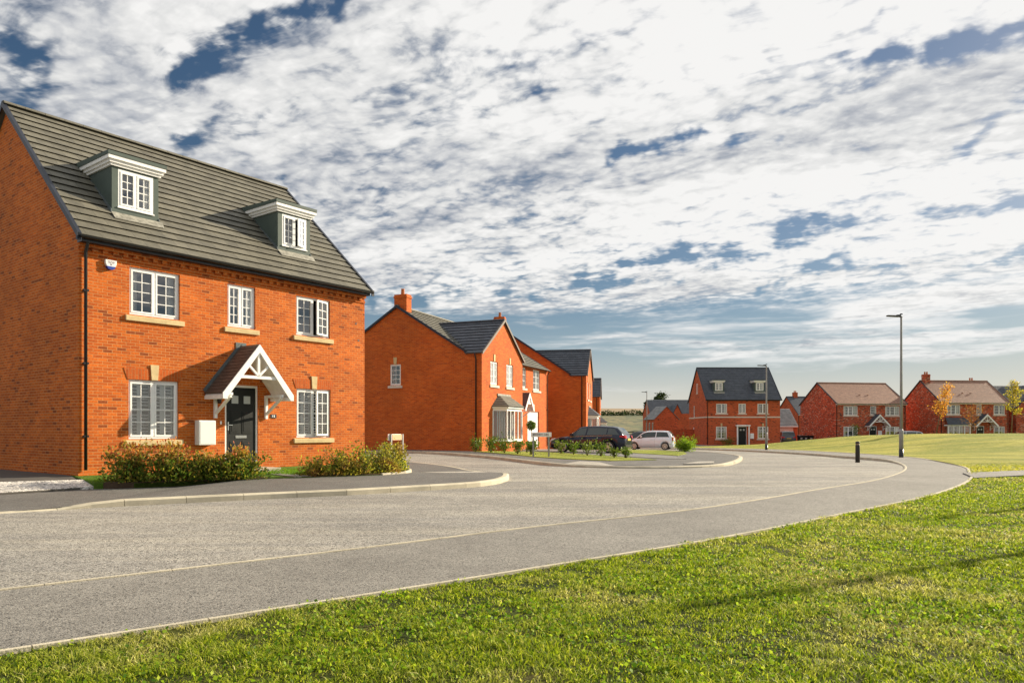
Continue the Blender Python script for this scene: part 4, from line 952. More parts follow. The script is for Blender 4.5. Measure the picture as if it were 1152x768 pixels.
for k in range(1,6): m.box(3.3,5.6,.045,.06,2.1*k/6-.015,2.1*k/6+.015)
m.build('garage_door',principled('pale_pink_door',(.72,.55,.50),.5),GA)
# house row behind, left of the three storey house
HI=thing('detached_house','far brick house with dark roof and narrow gable, left of three storey house','house',(22.2,118,-.9),0)
w=MB(); gable_wall(w,0,10,0,7,-.8,4.75,6.9,[(4.6,5.15,3.0,4.35),(5.45,6.0,3.0,4.35),(6.3,6.85,3.0,4.35)])
w2=MB(); gable_wall(w2,3.15,4.45,-2.1,0,-.8,4.75,6.1,[(3.35,3.7,2.7,4.2),(3.9,4.25,2.7,4.2)],gable='y',back=False); n0=len(w.v); w.v+=w2.v; w.f+=[tuple(i+n0 for i in f) for f in w2.f]; w.uv+=w2.uv; w.sm+=w2.sm; w.build('wall',B_FAR,HI)
r=MB(); roof_plane(r,(-.1,-.2,4.7),(10.1,-.2,4.7),(10.1,3.5,7.15),(-.1,3.5,7.15)); roof_plane(r,(10.1,7.2,4.7),(-.1,7.2,4.7),(-.1,3.5,7.15),(10.1,3.5,7.15)); r.build('roof',T_SLATE,HI)
r=MB(); roof_plane(r,(3.05,1.8,4.7),(3.05,-2.2,4.7),(3.8,-2.2,6.25),(3.8,1.8,6.25)); roof_plane(r,(4.55,-2.2,4.7),(4.55,1.8,4.7),(3.8,1.8,6.25),(3.8,-2.2,6.25)); r.build('wing_roof',T_SLATE,HI)
for a in (4.6,5.45,6.3): window(HI,a,0,3.0,.55,1.35,fine=False,lights=1,bars=(0,0),sill=False)
for a in (3.35,3.9): window(HI,a,-2.1,2.7,.35,1.5,fine=False,lights=1,bars=(0,0),sill=False)
cz=math.radians(-75); cxx,cyy=19.55-3.2*math.cos(cz),101-3.2*math.sin(cz)
HJ=thing('cottage','low brick cottage with pale grey roof, behind the white hatchback and far lamp post','house',(cxx,cyy,-.8),cz)
w=MB(); gable_wall(w,0,3.2,0,3.6,-.8,3.55,5.25,[(.35,.85,1.6,3.1),(1.3,1.8,1.6,3.1),(2.3,2.8,1.6,3.1)]); w.build('wall',B_FAR,HJ)
r=MB(); roof_plane(r,(-.1,-.15,3.5),(3.3,-.15,3.5),(3.3,1.8,5.35),(-.1,1.8,5.35)); roof_plane(r,(3.3,3.75,3.5),(-.1,3.75,3.5),(-.1,1.8,5.35),(3.3,1.8,5.35)); r.build('roof',T_PALE,HJ)
for a in (.35,1.3,2.3): window(HJ,a,0,1.6,.5,1.5,fine=False,lights=1,bars=(0,0),sill=False)
m=MB(); m.box(0,3.0,-.1,.1,-.5,1.75); m.box(-.03,3.03,-.13,.13,1.75,1.82); 
for x in (.0,1.5): m.box(x-.14,x+.14,-.16,.16,-.5,1.9)
tag(m.build('garden_wall',B_FAR,None,(19.6,90,-.5),rad(-5)),'brick garden wall with piers joined to the left side of the three storey house','wall')
# ------------------------------------------------------------------ street furniture
def lamp_post(label,x,y,rz=0,H=6.55):
    t=thing('street_lamp',label,'street lamp',(x,y,G(x,y)+.08),rz,'galvanised street lamps')
    m=MB(); m.tube([(0,0,-.3),(0,0,.36)],.094,16); m.build('base_sleeve',BLACK,t)
    m=MB(); m.tube([(0,0,.36),(0,0,1.15),(0,0,1.24)],[.088,.088,.06],16); m.build('lower_column',METAL,t)
    m=MB(); m.tube([(0,0,1.24),(0,0,3.5),(0,0,H-.1),(0,0,H)],[.06,.052,.04,.04],14); m.build('pole',METAL,t)
    m=MB(); m.tube([(.05,0,H-.04),(-.10,0,H-.02)],.032,10)
    m.extr([(-.08,-.11,H-.04),(-.08,.11,H-.04),(-.62,.08,H-.015),(-.62,-.08,H-.015)],(0,0,.055)); m.box(-.20,-.04,-.07,.07,H-.02,H+.06); m.build('lamp_head',principled('dark_grey_lamp_head',(.05,.05,.05),.5),t,bevel=.01)
    m=MB(); m.box(-.05,.05,-.02,.02,H+.06,H+.11); m.build('photocell',BLACK,t)
    return t
lamp_post('tallest lamp post, on the footway right of the black bollard',16.85,31.9,H=6.12)
lamp_post('middle distance lamp post standing in front of the three storey house',17.95,52.0,H=5.95)
lamp_post('smallest lamp post, far behind the white hatchback against the hill',16.1,88,H=6.2)
# bollard
t=thing('bollard','black round topped bollard at the road bend','bollard',(13.2+.12,28.4,G(13.3,28.4)+.05))
t.scale=(1,1,.86)
m=MB(); m.tube([(0,0,-.3),(0,0,.70),(0,0,.72)],[.085,.082,.078],18); m.build('post',principled('bollard_black',(.02,.017,.015),.5),t)
m=MB(); m.tube([(0,0,.72),(0,0,.80)],.072,18); m.build('reflective_band',principled('bronze_band',(.28,.2,.12),.4),t)
m=MB(); m.tube([(0,0,.80),(0,0,.86),(0,0,.885)],[.085,.08,.04],18); m.build('cap',principled('bollard_black',(.02,.017,.015),.5),t)
# street name signs
def name_sign(label,x,y,rz,w,zt,zb,back=False):
    t=thing('street_name_sign',label,'street sign',(x,y,G(x,y)+.1),rz)
    for xx in (-w/2+.1,w/2-.1):
        m=MB(); m.box(xx-.03,xx+.03,.0,.06,-.2,zt); m.build('post',METAL,t)
    m=MB(); m.box(-w/2,w/2,-.03,0,zb,zt); m.build('name_plate',principled('sign_white',(.85,.84,.82),.5),t,bevel=.004)
    m=MB()
    if not back:
        random.seed(3); xx=-w/2+.07
        while xx<w/2-.1:
            lw=random.choice((.035,.05,.055)); 
            m.box(xx,xx+.018,-.034,-.03,zb+.045,zt-.045)
            if random.random()<.7: m.box(xx+.014,xx+lw,-.034,-.03,zt-.066,zt-.05)
            if random.random()<.6: m.box(xx+lw-.012,xx+lw,-.0345,-.03,zb+.05,zt-.066)
            if random.random()<.6: m.box(xx+.014,xx+lw-.012,-.034,-.03,zb+.05,zb+.064)
            xx+=lw+.022
            if random.random()<.12: xx+=.05
        m.build('lettering',DARKTXT,t)
    else:
        m.box(-w/2+.17,w/2-.17,.0,.05,zb+.012,zt-.012); m.build('backing_board',principled('orange_board',(.62,.34,.18),.7),t)  # plain orange panel across the back
    return t
name_sign('white street name plate with dark letters, in the verge before the bay window house',1.2,30.3,rad(12),.86,1.02,.83)
name_sign('small orange backed street name sign seen from behind, at right end of the second hedge',-3.72,23.6,rad(70+180),.95,.98,.78,back=True)
# wheelie bins
def bin_(label,x,y,rz):
    t=thing('wheelie_bin',label,'bin',(x,y,-.5),rz,'black wheelie bins by the mottled house')
    m=MB(); m.v=[(-.24,-.24,.06),(.24,-.24,.06),(.24,.24,.06),(-.24,.24,.06),(-.29,-.32,1.0),(.29,-.32,1.0),(.29,.34,1.0),(-.29,.34,1.0)]
    m.f=[(0,3,2,1),(4,5,6,7),(0,1,5,4),(1,2,6,5),(2,3,7,6),(3,0,4,7)]; m.uv=[None]*6; m.sm=[False]*6
    m.build('body',BLACK,t,bevel=.02)
    m=MB(); m.extr([(-.31,-.36,1.0),(-.31,-.34,1.05),(-.31,.2,1.10),(-.31,.38,1.06),(-.31,.38,1.0)],(.62,0,0)); m.build('lid',BLACK,t)
    m=MB(); m.box(-.12,.12,-.312,-.29,.62,.78); m.build('sticker',principled('pale_sticker',(.6,.6,.55),.6),t)
    for s in (-1,1):
        m=MB(); m.tube([(s*.27,.28,.1),(s*.31,.28,.1)],.1,14); m.build('wheel',BLACK,t)
bin_('black wheelie bin nearest the dark car, left of three',36.4,93,.05)
bin_('black wheelie bin in the middle of the three',37.02,93.05,-.04)
bin_('black wheelie bin nearest the mottled brick wall, right of three',37.64,93,.02)
# ------------------------------------------------------------------ cars (local: x forward, z up)
def smooth_mesh(o):
    for p in o.data.polygons: p.use_smooth=True
CARP={}
def car(label,loc,rz,paint,L=4.3,Wd=1.78,Ht=1.43,kind='hatch',plate=(.75,.5,.05),wheel_r=.32,spokes=5,trim=True):
    t=thing('parked_car',label,'car',loc,rz)
    h=Ht; wb=(-L*.295,L*.305) if kind!='mini' else (-L*.325,L*.345)
    # stations along x: (x, zbottom, zbelt/top of body, half width)
    if kind=='mini':
        body=[(-.5,.32,.62,.34),(-.492,.24,.86,.40),(-.47,.2,.94,.455),(-.40,.18,.97,.485),(-.25,.18,.965,.5),(0,.18,.93,.5),(.18,.18,.90,.5),(.30,.18,.87,.497),(.38,.19,.80,.485),(.45,.22,.70,.45),(.485,.27,.60,.40),(.5,.34,.50,.33)]
        roofp=[(-.482,.93),(-.45,1.24),(-.40,h-.06),(-.28,h-.01),(-.05,h),(.08,h-.03),(.15,h-.12),(.32,.885)]
    else:
        body=[(-.5,.36,.62,.36),(-.494,.26,.78,.42),(-.475,.22,.93,.46),(-.42,.2,.955,.487),(-.25,.19,.945,.5),(0,.19,.915,.5),(.12,.19,.895,.5),(.22,.19,.87,.497),(.34,.2,.82,.488),(.42,.22,.75,.465),(.47,.25,.66,.42),(.492,.30,.58,.37),(.5,.36,.52,.32)]
        roofp=[(-.475,.92),(-.44,1.12),(-.39,h-.10),(-.33,h-.04),(-.15,h),(.0,h-.01),(.08,h-.05),(.24,.865)]
    # interpolate more stations
    B=np.array(body); xs=np.unique(np.concatenate([np.linspace(-.5,.5,41),B[:,0]])); xs.sort()
    Bi=[np.interp(xs,B[:,0],B[:,k]) for k in (1,2,3)]
    mb=MB(); R=wheel_r+.055; rings=[]
    ax=[w*1.0 for w in wb]
    for x,zb,zt,hw in zip(xs,*Bi):
        X=x*L; hwm=hw*Wd; zl=zb
        arch=0
        for w in wb:
            d=abs(X-w)
            if d<R: arch=max(arch,wheel_r+math.sqrt(R*R-d*d))
        zl2=max(zl,arch) if arch else zl
        zl2=min(zl2,zt-.12)
        zm=zl2+(zt-zl2)*.55
        prof=[(0,zl),(hwm*.80,zl if not arch else zl),(hwm*.82,zl2 if arch else zl+.01),(hwm*.985,zl2+.005),(hwm*1.0,zm-.08),(hwm*.99,zm+.06),(hwm*.965,zt-.045),(hwm*.90,zt),(hwm*.5,zt+.025),(0,zt+.035)]
        ring=[(X,y,z) for y,z in prof]+[(X,-y,z) for y,z in prof[-2:0:-1]]
        rings.append(ring)
    n=len(rings[0]); 
    for rg in rings: mb.v+=rg
    for k in range(len(rings)-1):
        for j in range(n): mb.f.append((k*n+j,k*n+(j+1)%n,(k+1)*n+(j+1)%n,(k+1)*n+j)); mb.uv.append(None); mb.sm.append(True)
    for k in (0,len(rings)-1): mb.f.append(tuple(k*n+j for j in range(n))); mb.uv.append(None); mb.sm.append(False)
    bo=mb.build('body',paint,t)
    # greenhouse: glass volume and painted roof/pillars
    RP=np.array(roofp); gx=np.linspace(RP[0,0],RP[-1,0],25); gz=np.interp(gx,RP[:,0],RP[:,1])
    gm=MB(); rf=MB(); rings=[]; rr=[]
    for x,z in zip(gx,gz):
        X=x*L; zbelt=np.interp(x,B[:,0],B[:,2])-.02; hw=np.interp(x,B[:,0],B[:,3])*Wd*.93
        f=max(0,(z-zbelt)/(h-.93)); top=hw*(1-.20*f)
        rings.append([(X,hw,zbelt),(X,top,max(z-.05,zbelt)),(X,top*.9,z-.008),(X,0,z+.015),(X,-top*.9,z-.008),(X,-top,max(z-.05,zbelt)),(X,-hw,zbelt)])
    n=7
    for rg in rings: gm.v+=rg
    for k in range(len(rings)-1):
        for j in range(n-1): gm.f.append((k*n+j,k*n+j+1,(k+1)*n+j+1,(k+1)*n+j)); gm.uv.append(None); gm.sm.append(j not in (0,5))
    for k in (0,len(rings)-1): gm.f.append(tuple(k*n+j for j in range(n))); gm.uv.append(None); gm.sm.append(False)
    cg=principled('car_glass',(.03,.045,.045),.05,.8)
    for q in range(len(gm.sm)): gm.sm[q]=True
    gm.build('roof',paint,t)
    def side(x,sg,fr,o=.006):
        zbelt=np.interp(x,B[:,0],B[:,2])-.02; hw=np.interp(x,B[:,0],B[:,3])*Wd*.93; z=np.interp(x,RP[:,0],RP[:,1]); f=max(0,(z-zbelt)/(h-.93)); top=hw*(1-.20*f); zt=max(z-.05,zbelt)
        return Vector((x*L,sg*(hw+(top-hw)*fr+o),zbelt+(zt-zbelt)*fr))
    xf=RP[-1,0]-.035
    segs=[(-.425,-.37,-.275,-.285),(-.262,-.272,-.012,-.03),(.008,-.008,xf,xf)] if kind!='mini' else [(-.415,-.37,-.135,-.145),(-.115,-.13,xf,xf)]
    for sg in (-1,1):
        for (b0,t0,b1,t1) in segs:
            m=MB(); k=10
            for q in range(k):
                xa=b0+(b1-b0)*q/k; xb=b0+(b1-b0)*(q+1)/k; ta=t0+(t1-t0)*q/k; tb=t0+(t1-t0)*(q+1)/k
                m.face([side(xa,sg,.10),side(xb,sg,.10),side(tb,sg,.90),side(ta,sg,.90)],smooth=True)
            m.build('side_window',cg,t)
    def top(x,v,o=.008):
        zbelt=np.interp(x,B[:,0],B[:,2])-.02; hw=np.interp(x,B[:,0],B[:,3])*Wd*.93; z=np.interp(x,RP[:,0],RP[:,1]); f=max(0,(z-zbelt)/(h-.93)); w_=hw*(1-.20*f)*.9
        return Vector((x*L,v*w_*.97,z-.008+.023*(1-abs(v))+o))
    for nm,xa,xb,ox in (('windscreen',RP[-3,0]+.01,RP[-1,0]-.012,.008),('rear_window',RP[0,0]+.012,RP[2,0]+.01,-.012)):
        m=MB(); k=8
        for q in range(k):
            x0=xa+(xb-xa)*q/k; x1=xa+(xb-xa)*(q+1)/k
            for v0,v1 in ((-1,-.5),(-.5,0),(0,.5),(.5,1)):
                m.face([top(x0,v0)+Vector((ox,0,0)),top(x0,v1)+Vector((ox,0,0)),top(x1,v1)+Vector((ox,0,0)),top(x1,v0)+Vector((ox,0,0))],smooth=True)
        m.build(nm,cg,t)
    for sg in (-1,1):
        for w in wb:
            m=MB(); y0=sg*(Wd/2-.02); y1=sg*(Wd/2-.20); m.tube([(w,y1,wheel_r),(w,y1+sg*.02,wheel_r),(w,y0-sg*.03,wheel_r),(w,y0,wheel_r)],[wheel_r*.9,wheel_r,wheel_r,wheel_r*.93],24)
            wo=m.build('wheel',principled('tyre',(.015,.015,.016),.85),t)
            m=MB(); m.tube([(w,y0-sg*.012,wheel_r),(w,y0+sg*.004,wheel_r)],[wheel_r*.70]*2,24); m.build('wheel_well',principled('rim_dark',(.03,.03,.03),.6),wo)
            m=MB(); yy=y0+sg*.012
            for q in range(spokes*2):
                a=2*math.pi*(q/(spokes*2))+.1*(1 if q%2 else -1); m.bar((w,yy,wheel_r),(w+math.cos(a)*wheel_r*.66,yy,wheel_r+math.sin(a)*wheel_r*.66),wheel_r*.11,.02,(0,1,0))
            m2=[(w+math.cos(2*math.pi*q/24)*wheel_r*.67,yy,wheel_r+math.sin(2*math.pi*q/24)*wheel_r*.67) for q in range(25)]
            m.tube(m2,.018,6,cap=False); m.tube([(w,yy-sg*.01,wheel_r),(w,yy+sg*.012,wheel_r)],wheel_r*.17,12)
            m.build('rim',principled('alloy',(.62,.60,.56),.32,.5,metal=.7),wo)
    m=MB(); m.box(-L*.44,L*.44,-Wd/2*.8,Wd/2*.8,.17,.3); m.build('underbody',BLACK,t)
    # lights and plates, set into the corners
    def skin(x,sg,z,dy=.012): 
        hw=np.interp(x,B[:,0],B[:,3])*Wd; return Vector((x*L,sg*(hw+dy),z))
    for sg in (-1,1):
        xr0,xr1=-.499,-.44; zz=(.80,.98) if kind!='mini' else (.72,1.02)
        m=MB(); P=[(xr0*L-.018,sg*Wd*.27,zz[0]-.02),(xr0*L-.012,sg*Wd*.40,zz[0]-.02),(-.478*L,sg*Wd*.468,zz[0]),(-.435*L,sg*(Wd*.492),zz[0]+.05),(-.435*L,sg*(Wd*.488),zz[1]-.06),(-.475*L,sg*Wd*.455,zz[1]-.04),(-.487*L-.02,sg*Wd*.38,zz[1]-.05),(-.49*L-.02,sg*Wd*.27,zz[1]-.06)]
        if kind!='mini': m.extr(P,(-.02,sg*.008,0)); m.build('tail_light',principled('tail_light_red',(.45,.01,.015),.12),t)
        else:
            m.box(-.5*L-.015,-.475*L,min(sg*Wd*.34,sg*Wd*.45),max(sg*Wd*.34,sg*Wd*.45),.70,1.0); m.build('tail_light',principled('tail_light_red',(.45,.01,.015),.12),t)
        m=MB(); P=[(.492*L+.012,sg*Wd*.28,.60),(.475*L+.012,sg*Wd*.42,.62),(.44*L,sg*Wd*.465,.66),(.40*L,sg*Wd*.482,.74),(.41*L,sg*Wd*.47,.78),(.455*L,sg*Wd*.42,.74),(.48*L+.005,sg*Wd*.30,.68)]
        m.extr(P,(.012,sg*.012,.008)); m.build('headlight',principled('headlight_glass',(.65,.66,.68),.1,.8),t)
        m=MB(); c=side(.17,sg,.25); m.extr([c+Vector((0,0,-.02)),c+Vector((.10,sg*.02,-.01)),c+Vector((.12,sg*.17,0)),c+Vector((.0,sg*.19,0)),c+Vector((.0,sg*.19,.0))],(0,0,.12)); m.build('door_mirror',paint,t)
    m=MB(); m.box(-.5*L-.02,-.5*L+.02,-.26,.26,.66,.77) if kind!='mini' else m.box(-.5*L-.02,-.5*L+.02,-.26,.26,.50,.61); m.build('number_plate',principled('plate_%d'%int(plate[2]*100),plate,.5),t)
    m=MB(); m.box(-.497*L-.02,-.46*L,-Wd*.40,Wd*.40,.30,.44); m.build('rear_bumper_trim',BLACK if kind!='mini' else paint,t)
    if trim:
        m=MB()
        for sg in (-1,1):
            pts=[side(x,sg,.02)+Vector((0,sg*.006,-.01)) for x in np.linspace(-.34,RP[-1,0]-.03,9)]
            for a,b in zip(pts,pts[1:]): m.bar(a,b,.006,.010)
        m.build('window_trim',CHROME,t)
    dh=MB()
    for sg in (-1,1):
        for x in ((.02,-.22) if kind!='mini' else (-.04,)):
            p=skin(x,sg,.80,.004); dh.box(p.x-.09,p.x+.09,min(p.y,p.y+sg*.02)-.01,max(p.y,p.y+sg*.02)-.0,.79,.82)
    dh.build('door_handles',paint,t)
    seam=MB()
    for sg in (-1,1):
        for x in ((.19,0.0,-.23) if kind!='mini' else (.19,-.10)):
            hw=np.interp(x,B[:,0],B[:,3])*Wd; zt=np.interp(x,B[:,0],B[:,2])
            pts=[Vector((x*L,sg*(hw*k+.0015),.26+(zt-.32)*q)) for q,k in ((0,.985),(.4,1.0),(.62,.99),(1,.967))]
            for a,b in zip(pts,pts[1:]): seam.bar(a,b,.006,.006,(0,1,0))
    seam.build('door_seams',BLACK,t)
    return t
NAVY=principled('dark_navy_car_paint',(.008,.012,.032),.22,.4,metal=.1,coat=.35)
WHT=principled('white_car_paint',(.74,.80,.88),.3,.5,coat=.5)
DKG=principled('dark_green_grey_car_paint',(.02,.028,.032),.25,.5,metal=.3,coat=1)
SUVP=principled('dark_slate_car_paint',(.03,.038,.055),.3,.5,metal=.3,coat=1)
def at_(x,y,o=0): return (x,y,G(x,y)+o)
car('dark navy hatchback parked in front of the orange brick houses, yellow rear plate',at_(4.28,40.2,.12),rad(180-24),NAVY,4.3,1.78,1.43)
car('white small three door hatchback parked behind the grass verge',at_(10.9,57.6,.02),rad(180-20),WHT,3.55,1.64,1.48,kind='mini',trim=False,wheel_r=.29,spokes=7)
car('dark car mostly hidden between the navy hatchback and white small hatchback',at_(11.6,67.5,.02),rad(180-25),DKG,4.1,1.75,1.50)
car('dark slate car seen from behind before the pale garage door',at_(34.7,93.2,.0),rad(78),SUVP,4.3,1.82,1.62,plate=(.6,.45,.1))
car('pale silver car with only roof and windscreen showing above the mound',at_(44.9,84.5,.2),rad(168),principled('silver_car_paint',(.45,.46,.47),.3,.5,metal=.5,coat=.7),4.3,1.78,1.45)
# ------------------------------------------------------------------ foliage
def leaves(name,pts,size,mat,parent=None,up=.3,aspect=.5,jit=.35,kind=None,dirs=None):
    """one small folded leaf (two triangles) at each point"""
    pts=np.asarray(pts,float); n=len(pts)
    d=rng.normal(size=(n,3)) if dirs is None else dirs+rng.normal(size=(n,3))*.5
    d[:,2]+=up; d/=np.linalg.norm(d,axis=1)[:,None]
    r=rng.normal(size=(n,3)); s=np.cross(d,r); s/=np.linalg.norm(s,axis=1)[:,None]
    sz=size*(1+jit*rng.uniform(-1,1,n))[:,None]
    nn=np.cross(s,d)
    a=pts; b=pts+d*sz*.55+s*sz*aspect*.5+nn*sz*.06; c=pts+d*sz; e=pts+d*sz*.55-s*sz*aspect*.5+nn*sz*.06
    V=np.stack([a,b,c,e],1).reshape(-1,3); i=np.arange(n)*4
    F=np.stack([i,i+1,i+2,i,i+2,i+3],1).reshape(-1,3)
    me=bpy.data.meshes.new(name); me.vertices.add(len(V)); me.vertices.foreach_set('co',V.ravel())
    me.loops.add(F.size); me.loops.foreach_set('vertex_index',F.ravel().astype(np.int32)); me.polygons.add(len(F)); me.polygons.foreach_set('loop_start',np.arange(0,F.size,3,dtype=np.int32))
    me.update(); me.validate(); me.materials.append(mat)
    o=bpy.data.objects.new(name,me); COL.objects.link(o)
    if parent: o.parent=parent
    if kind: o['kind']=kind
    return o
G1=[(0,(.05,.10,.014)),(.5,(.10,.165,.022)),(1,(.18,.23,.04))]
HEDGE=leaf_mat('photinia_leaves',[(0,(.035,.085,.015)),(.45,(.09,.17,.025)),(.8,(.20,.22,.035)),(1,(.30,.28,.05))],.45,.55,zr=(.30,.75),top=[(0,(.46,.07,.04)),(.3,(.20,.20,.03)),(.55,(.44,.30,.06)),(.8,(.60,.14,.07)),(1,(.62,.46,.16))])
HEDGE2=leaf_mat('shrub_leaves',[(0,(.06,.11,.018)),(.5,(.19,.22,.03)),(1,(.48,.44,.06))],.45,.55,patch=(1.3,.42,.62,[(0,(.16,.06,.04)),(.5,(.32,.18,.05)),(1,(.46,.34,.08))]))
GREEN=leaf_mat('green_leaves',G1,.4,.4)
BRIGHT=leaf_mat('bright_green_leaves',[(0,(.10,.20,.015)),(1,(.26,.36,.04))],.5,.4)
DARKL=leaf_mat('dark_oak_leaves',[(0,(.02,.035,.012)),(1,(.05,.075,.02))],.25,.6)
ORNG=leaf_mat('autumn_leaves',[(0,(.42,.14,.03)),(.5,(.62,.28,.05)),(1,(.60,.40,.08))],.5,.5)
YELG=leaf_mat('yellow_green_leaves',[(0,(.20,.22,.03)),(.6,(.40,.34,.05)),(1,(.60,.40,.08))],.5,.5)
BRWN=leaf_mat('brown_leaves',[(0,(.20,.09,.03)),(1,(.38,.18,.05))],.4,.5)
def hedge(name,label,line,h,w,nbush,nleaf,mat,size=.055,base=.17):
    P=catmull(line,.3); xs=[Vector(p) for p in P]
    x0,y0=line[0]; t=thing(name,label,'hedge',(x0,y0,G(x0,y0)+base))
    pts=[];ds=[]; st=MB()
    for b in range(nbush):
        u=(b+.5)/nbush*(len(xs)-1)+random.uniform(-.5,.5); i=min(len(xs)-2,max(0,int(u))); c=xs[i].lerp(xs[i+1],min(1,max(0,u-i)))
        hh=h*random.uniform(.66,1.16); c=c+Vector((random.uniform(-.07,.07),random.uniform(-.07,.07)))
        for k in range(11):    # arching stems, leaves along them
            a=random.uniform(0,6.28); sp=random.uniform(.1,1)*w*.62; e=Vector((c.x-x0+math.cos(a)*sp,c.y-y0+math.sin(a)*sp,hh*random.uniform(.45,1.15)))
            s=Vector((c.x-x0+random.uniform(-.05,.05),c.y-y0+random.uniform(-.05,.05),-.02)); mid=s.lerp(e,.5)+Vector((random.uniform(-.06,.06),random.uniform(-.06,.06),.06))
            st.tube([s,mid,e],[.009,.006,.003],5)
            m=nleaf//(nbush*11)
            for q in range(m):
                f=random.random()**.75; p=(s.lerp(mid,f*2) if f<.5 else mid.lerp(e,f*2-1)); r_=.05+.10*(1-abs(f-.6))
                pts.append(p+Vector((random.gauss(0,r_*.7),random.gauss(0,r_*.7),random.gauss(0,r_*.5)))); ds.append((p.x-(c.x-x0),p.y-(c.y-y0),.3))
        for q in range(nleaf//nbush//3):   # low skirt of greener leaves
            a=random.uniform(0,6.28); rr=math.sqrt(random.random())*w*.62; pts.append(Vector((c.x-x0+math.cos(a)*rr,c.y-y0+math.sin(a)*rr,random.random()**1.4*hh*.4))); ds.append((math.cos(a),math.sin(a),.5))
    pts=np.array([tuple(p) for p in pts]); pts[:,2]=np.maximum(pts[:,2],.01)
    st.build('stems',BARK,t)
    leaves('foliage',pts,size,mat,t,dirs=np.array(ds)*.8)
    return t
hedge('hedge','red tipped photinia hedge beneath the shuttered window left of the front door',[(-8.2,15.30),(-7.45,15.58),(-6.6,16.12),(-5.85,16.68)],.72,.72,10,8000,HEDGE,size=.08,base=.12)
hedge('hedge','shorter yellow green hedge in front of the right hand ground floor window',[(-4.7,17.6),(-3.85,18.1),(-3.25,18.7),(-3.15,19.6),(-3.3,20.3)],.60,.66,9,6400,HEDGE2,size=.072,base=.12)
def shrub(label,x,y,h,w,n,mat,size=.07,group=None,base=.13,stems=6,name='shrub',cat='shrub'):
    t=thing(name,label,cat,(x,y,G(x,y)+base),0,group); st=MB(); pts=[];ds=[]
    for k in range(stems):
        a=k*6.28/stems+random.uniform(-.5,.5); e=Vector((math.cos(a)*w*.42*random.uniform(.5,1),math.sin(a)*w*.42*random.uniform(.5,1),h*random.uniform(.25 if stems>10 else .7,1.05))); mid=e*.5+Vector((0,0,h*.08))
        st.tube([(0,0,-.05),mid,e],[.012,.008,.004],5)
        for q in range(n//stems):
            f=.2+.8*random.random(); p=mid*(f*2) if f<.5 else mid.lerp(e,f*2-1); r_=w*.13
            pts.append(tuple(p+Vector((random.gauss(0,r_),random.gauss(0,r_),random.gauss(0,r_*.8))))); ds.append((p.x,p.y,.2))
    st.build('stems',BARK,t); leaves('foliage',pts,size,mat,t,dirs=np.array(ds)); return t
for i,(x,y,h,w,lb) in enumerate([(2.35,35.3,.85,1.0,'leafy shrub by the front wheel of the navy hatchback, closest to the white name plate'),(2.85,34.2,.75,.8,'second shrub along the verge, beside front wing of the navy hatchback'),(3.35,32.8,.8,.9,'third shrub along the verge, level with the navy hatchback door'),(3.87,32.1,.9,.9,'fourth shrub along the verge, just before the navy hatchback rear wheel'),(4.22,30.4,.45,.5,'small shrub in front of the navy hatchback rear wheel'),(4.62,29.9,.5,.6,'last sparse shrub at the tip of the verge by the pavement')]):
    shrub(lb,x,y,h*.72,w*.8,230,GREEN if i%2 else leaf_mat('mid_green_leaves%d'%i,[(0,(.06,.11,.02)),(1,(.20,.24,.05))],.45,.4),.10,'young shrubs along the verge')
for x,y,h,w,lb in [(-1.75,35.3,.75,1.0,'dark leafed shrub furthest left below the side wall of the bay window house'),(-1.0,34.9,.85,1.1,'shrub at the corner of the bay window house'),(-.35,34.3,.75,.9,'shrub below the left part of the bay window'),(.25,33.2,.7,.8,'shrub below the middle of the bay window'),(.85,32.4,.7,.7,'shrub between bay window and white street name plate')]:
    shrub(lb,x,y,h*.8,w*.85,330,GREEN,.10,'shrubs below the bay window')
shrub('rounded bright green bush on its own beside the white small hatchback',10.35,44.0,.72,1.25,2600,BRIGHT,.09,stems=14)
shrub('bushy plants at the foot of the three storey house front',24.5,83.3,.5,2.2,500,GREEN,.12)
# lollipop tree in planter at the bay window house
t=thing('potted_tree','clipped ball tree in a dark square planter beside the white door','potted tree',(1.05,40.6,.12))
m=MB(); m.v=[(-.20,-.20,0),(.20,-.20,0),(.20,.20,0),(-.20,.20,0),(-.26,-.26,.48),(.26,-.26,.48),(.26,.26,.48),(-.26,.26,.48)]; m.f=[(0,3,2,1),(4,5,6,7),(0,1,5,4),(1,2,6,5),(2,3,7,6),(3,0,4,7)]; m.uv=[None]*6; m.sm=[False]*6
m.build('planter',principled('dark_planter',(.05,.05,.035),.6),t)
m=MB(); m.tube([(0,0,.4),(.01,0,.9),(0,0,1.25)],.018,6); m.build('trunk',BARK,t)
q=rng.normal(size=(1500,3)); q/=np.linalg.norm(q,axis=1)[:,None]; q=q*.26*rng.uniform(.5,1.05,(1500,1))+[0,0,1.35]; leaves('crown',q,.07,GREEN,t)
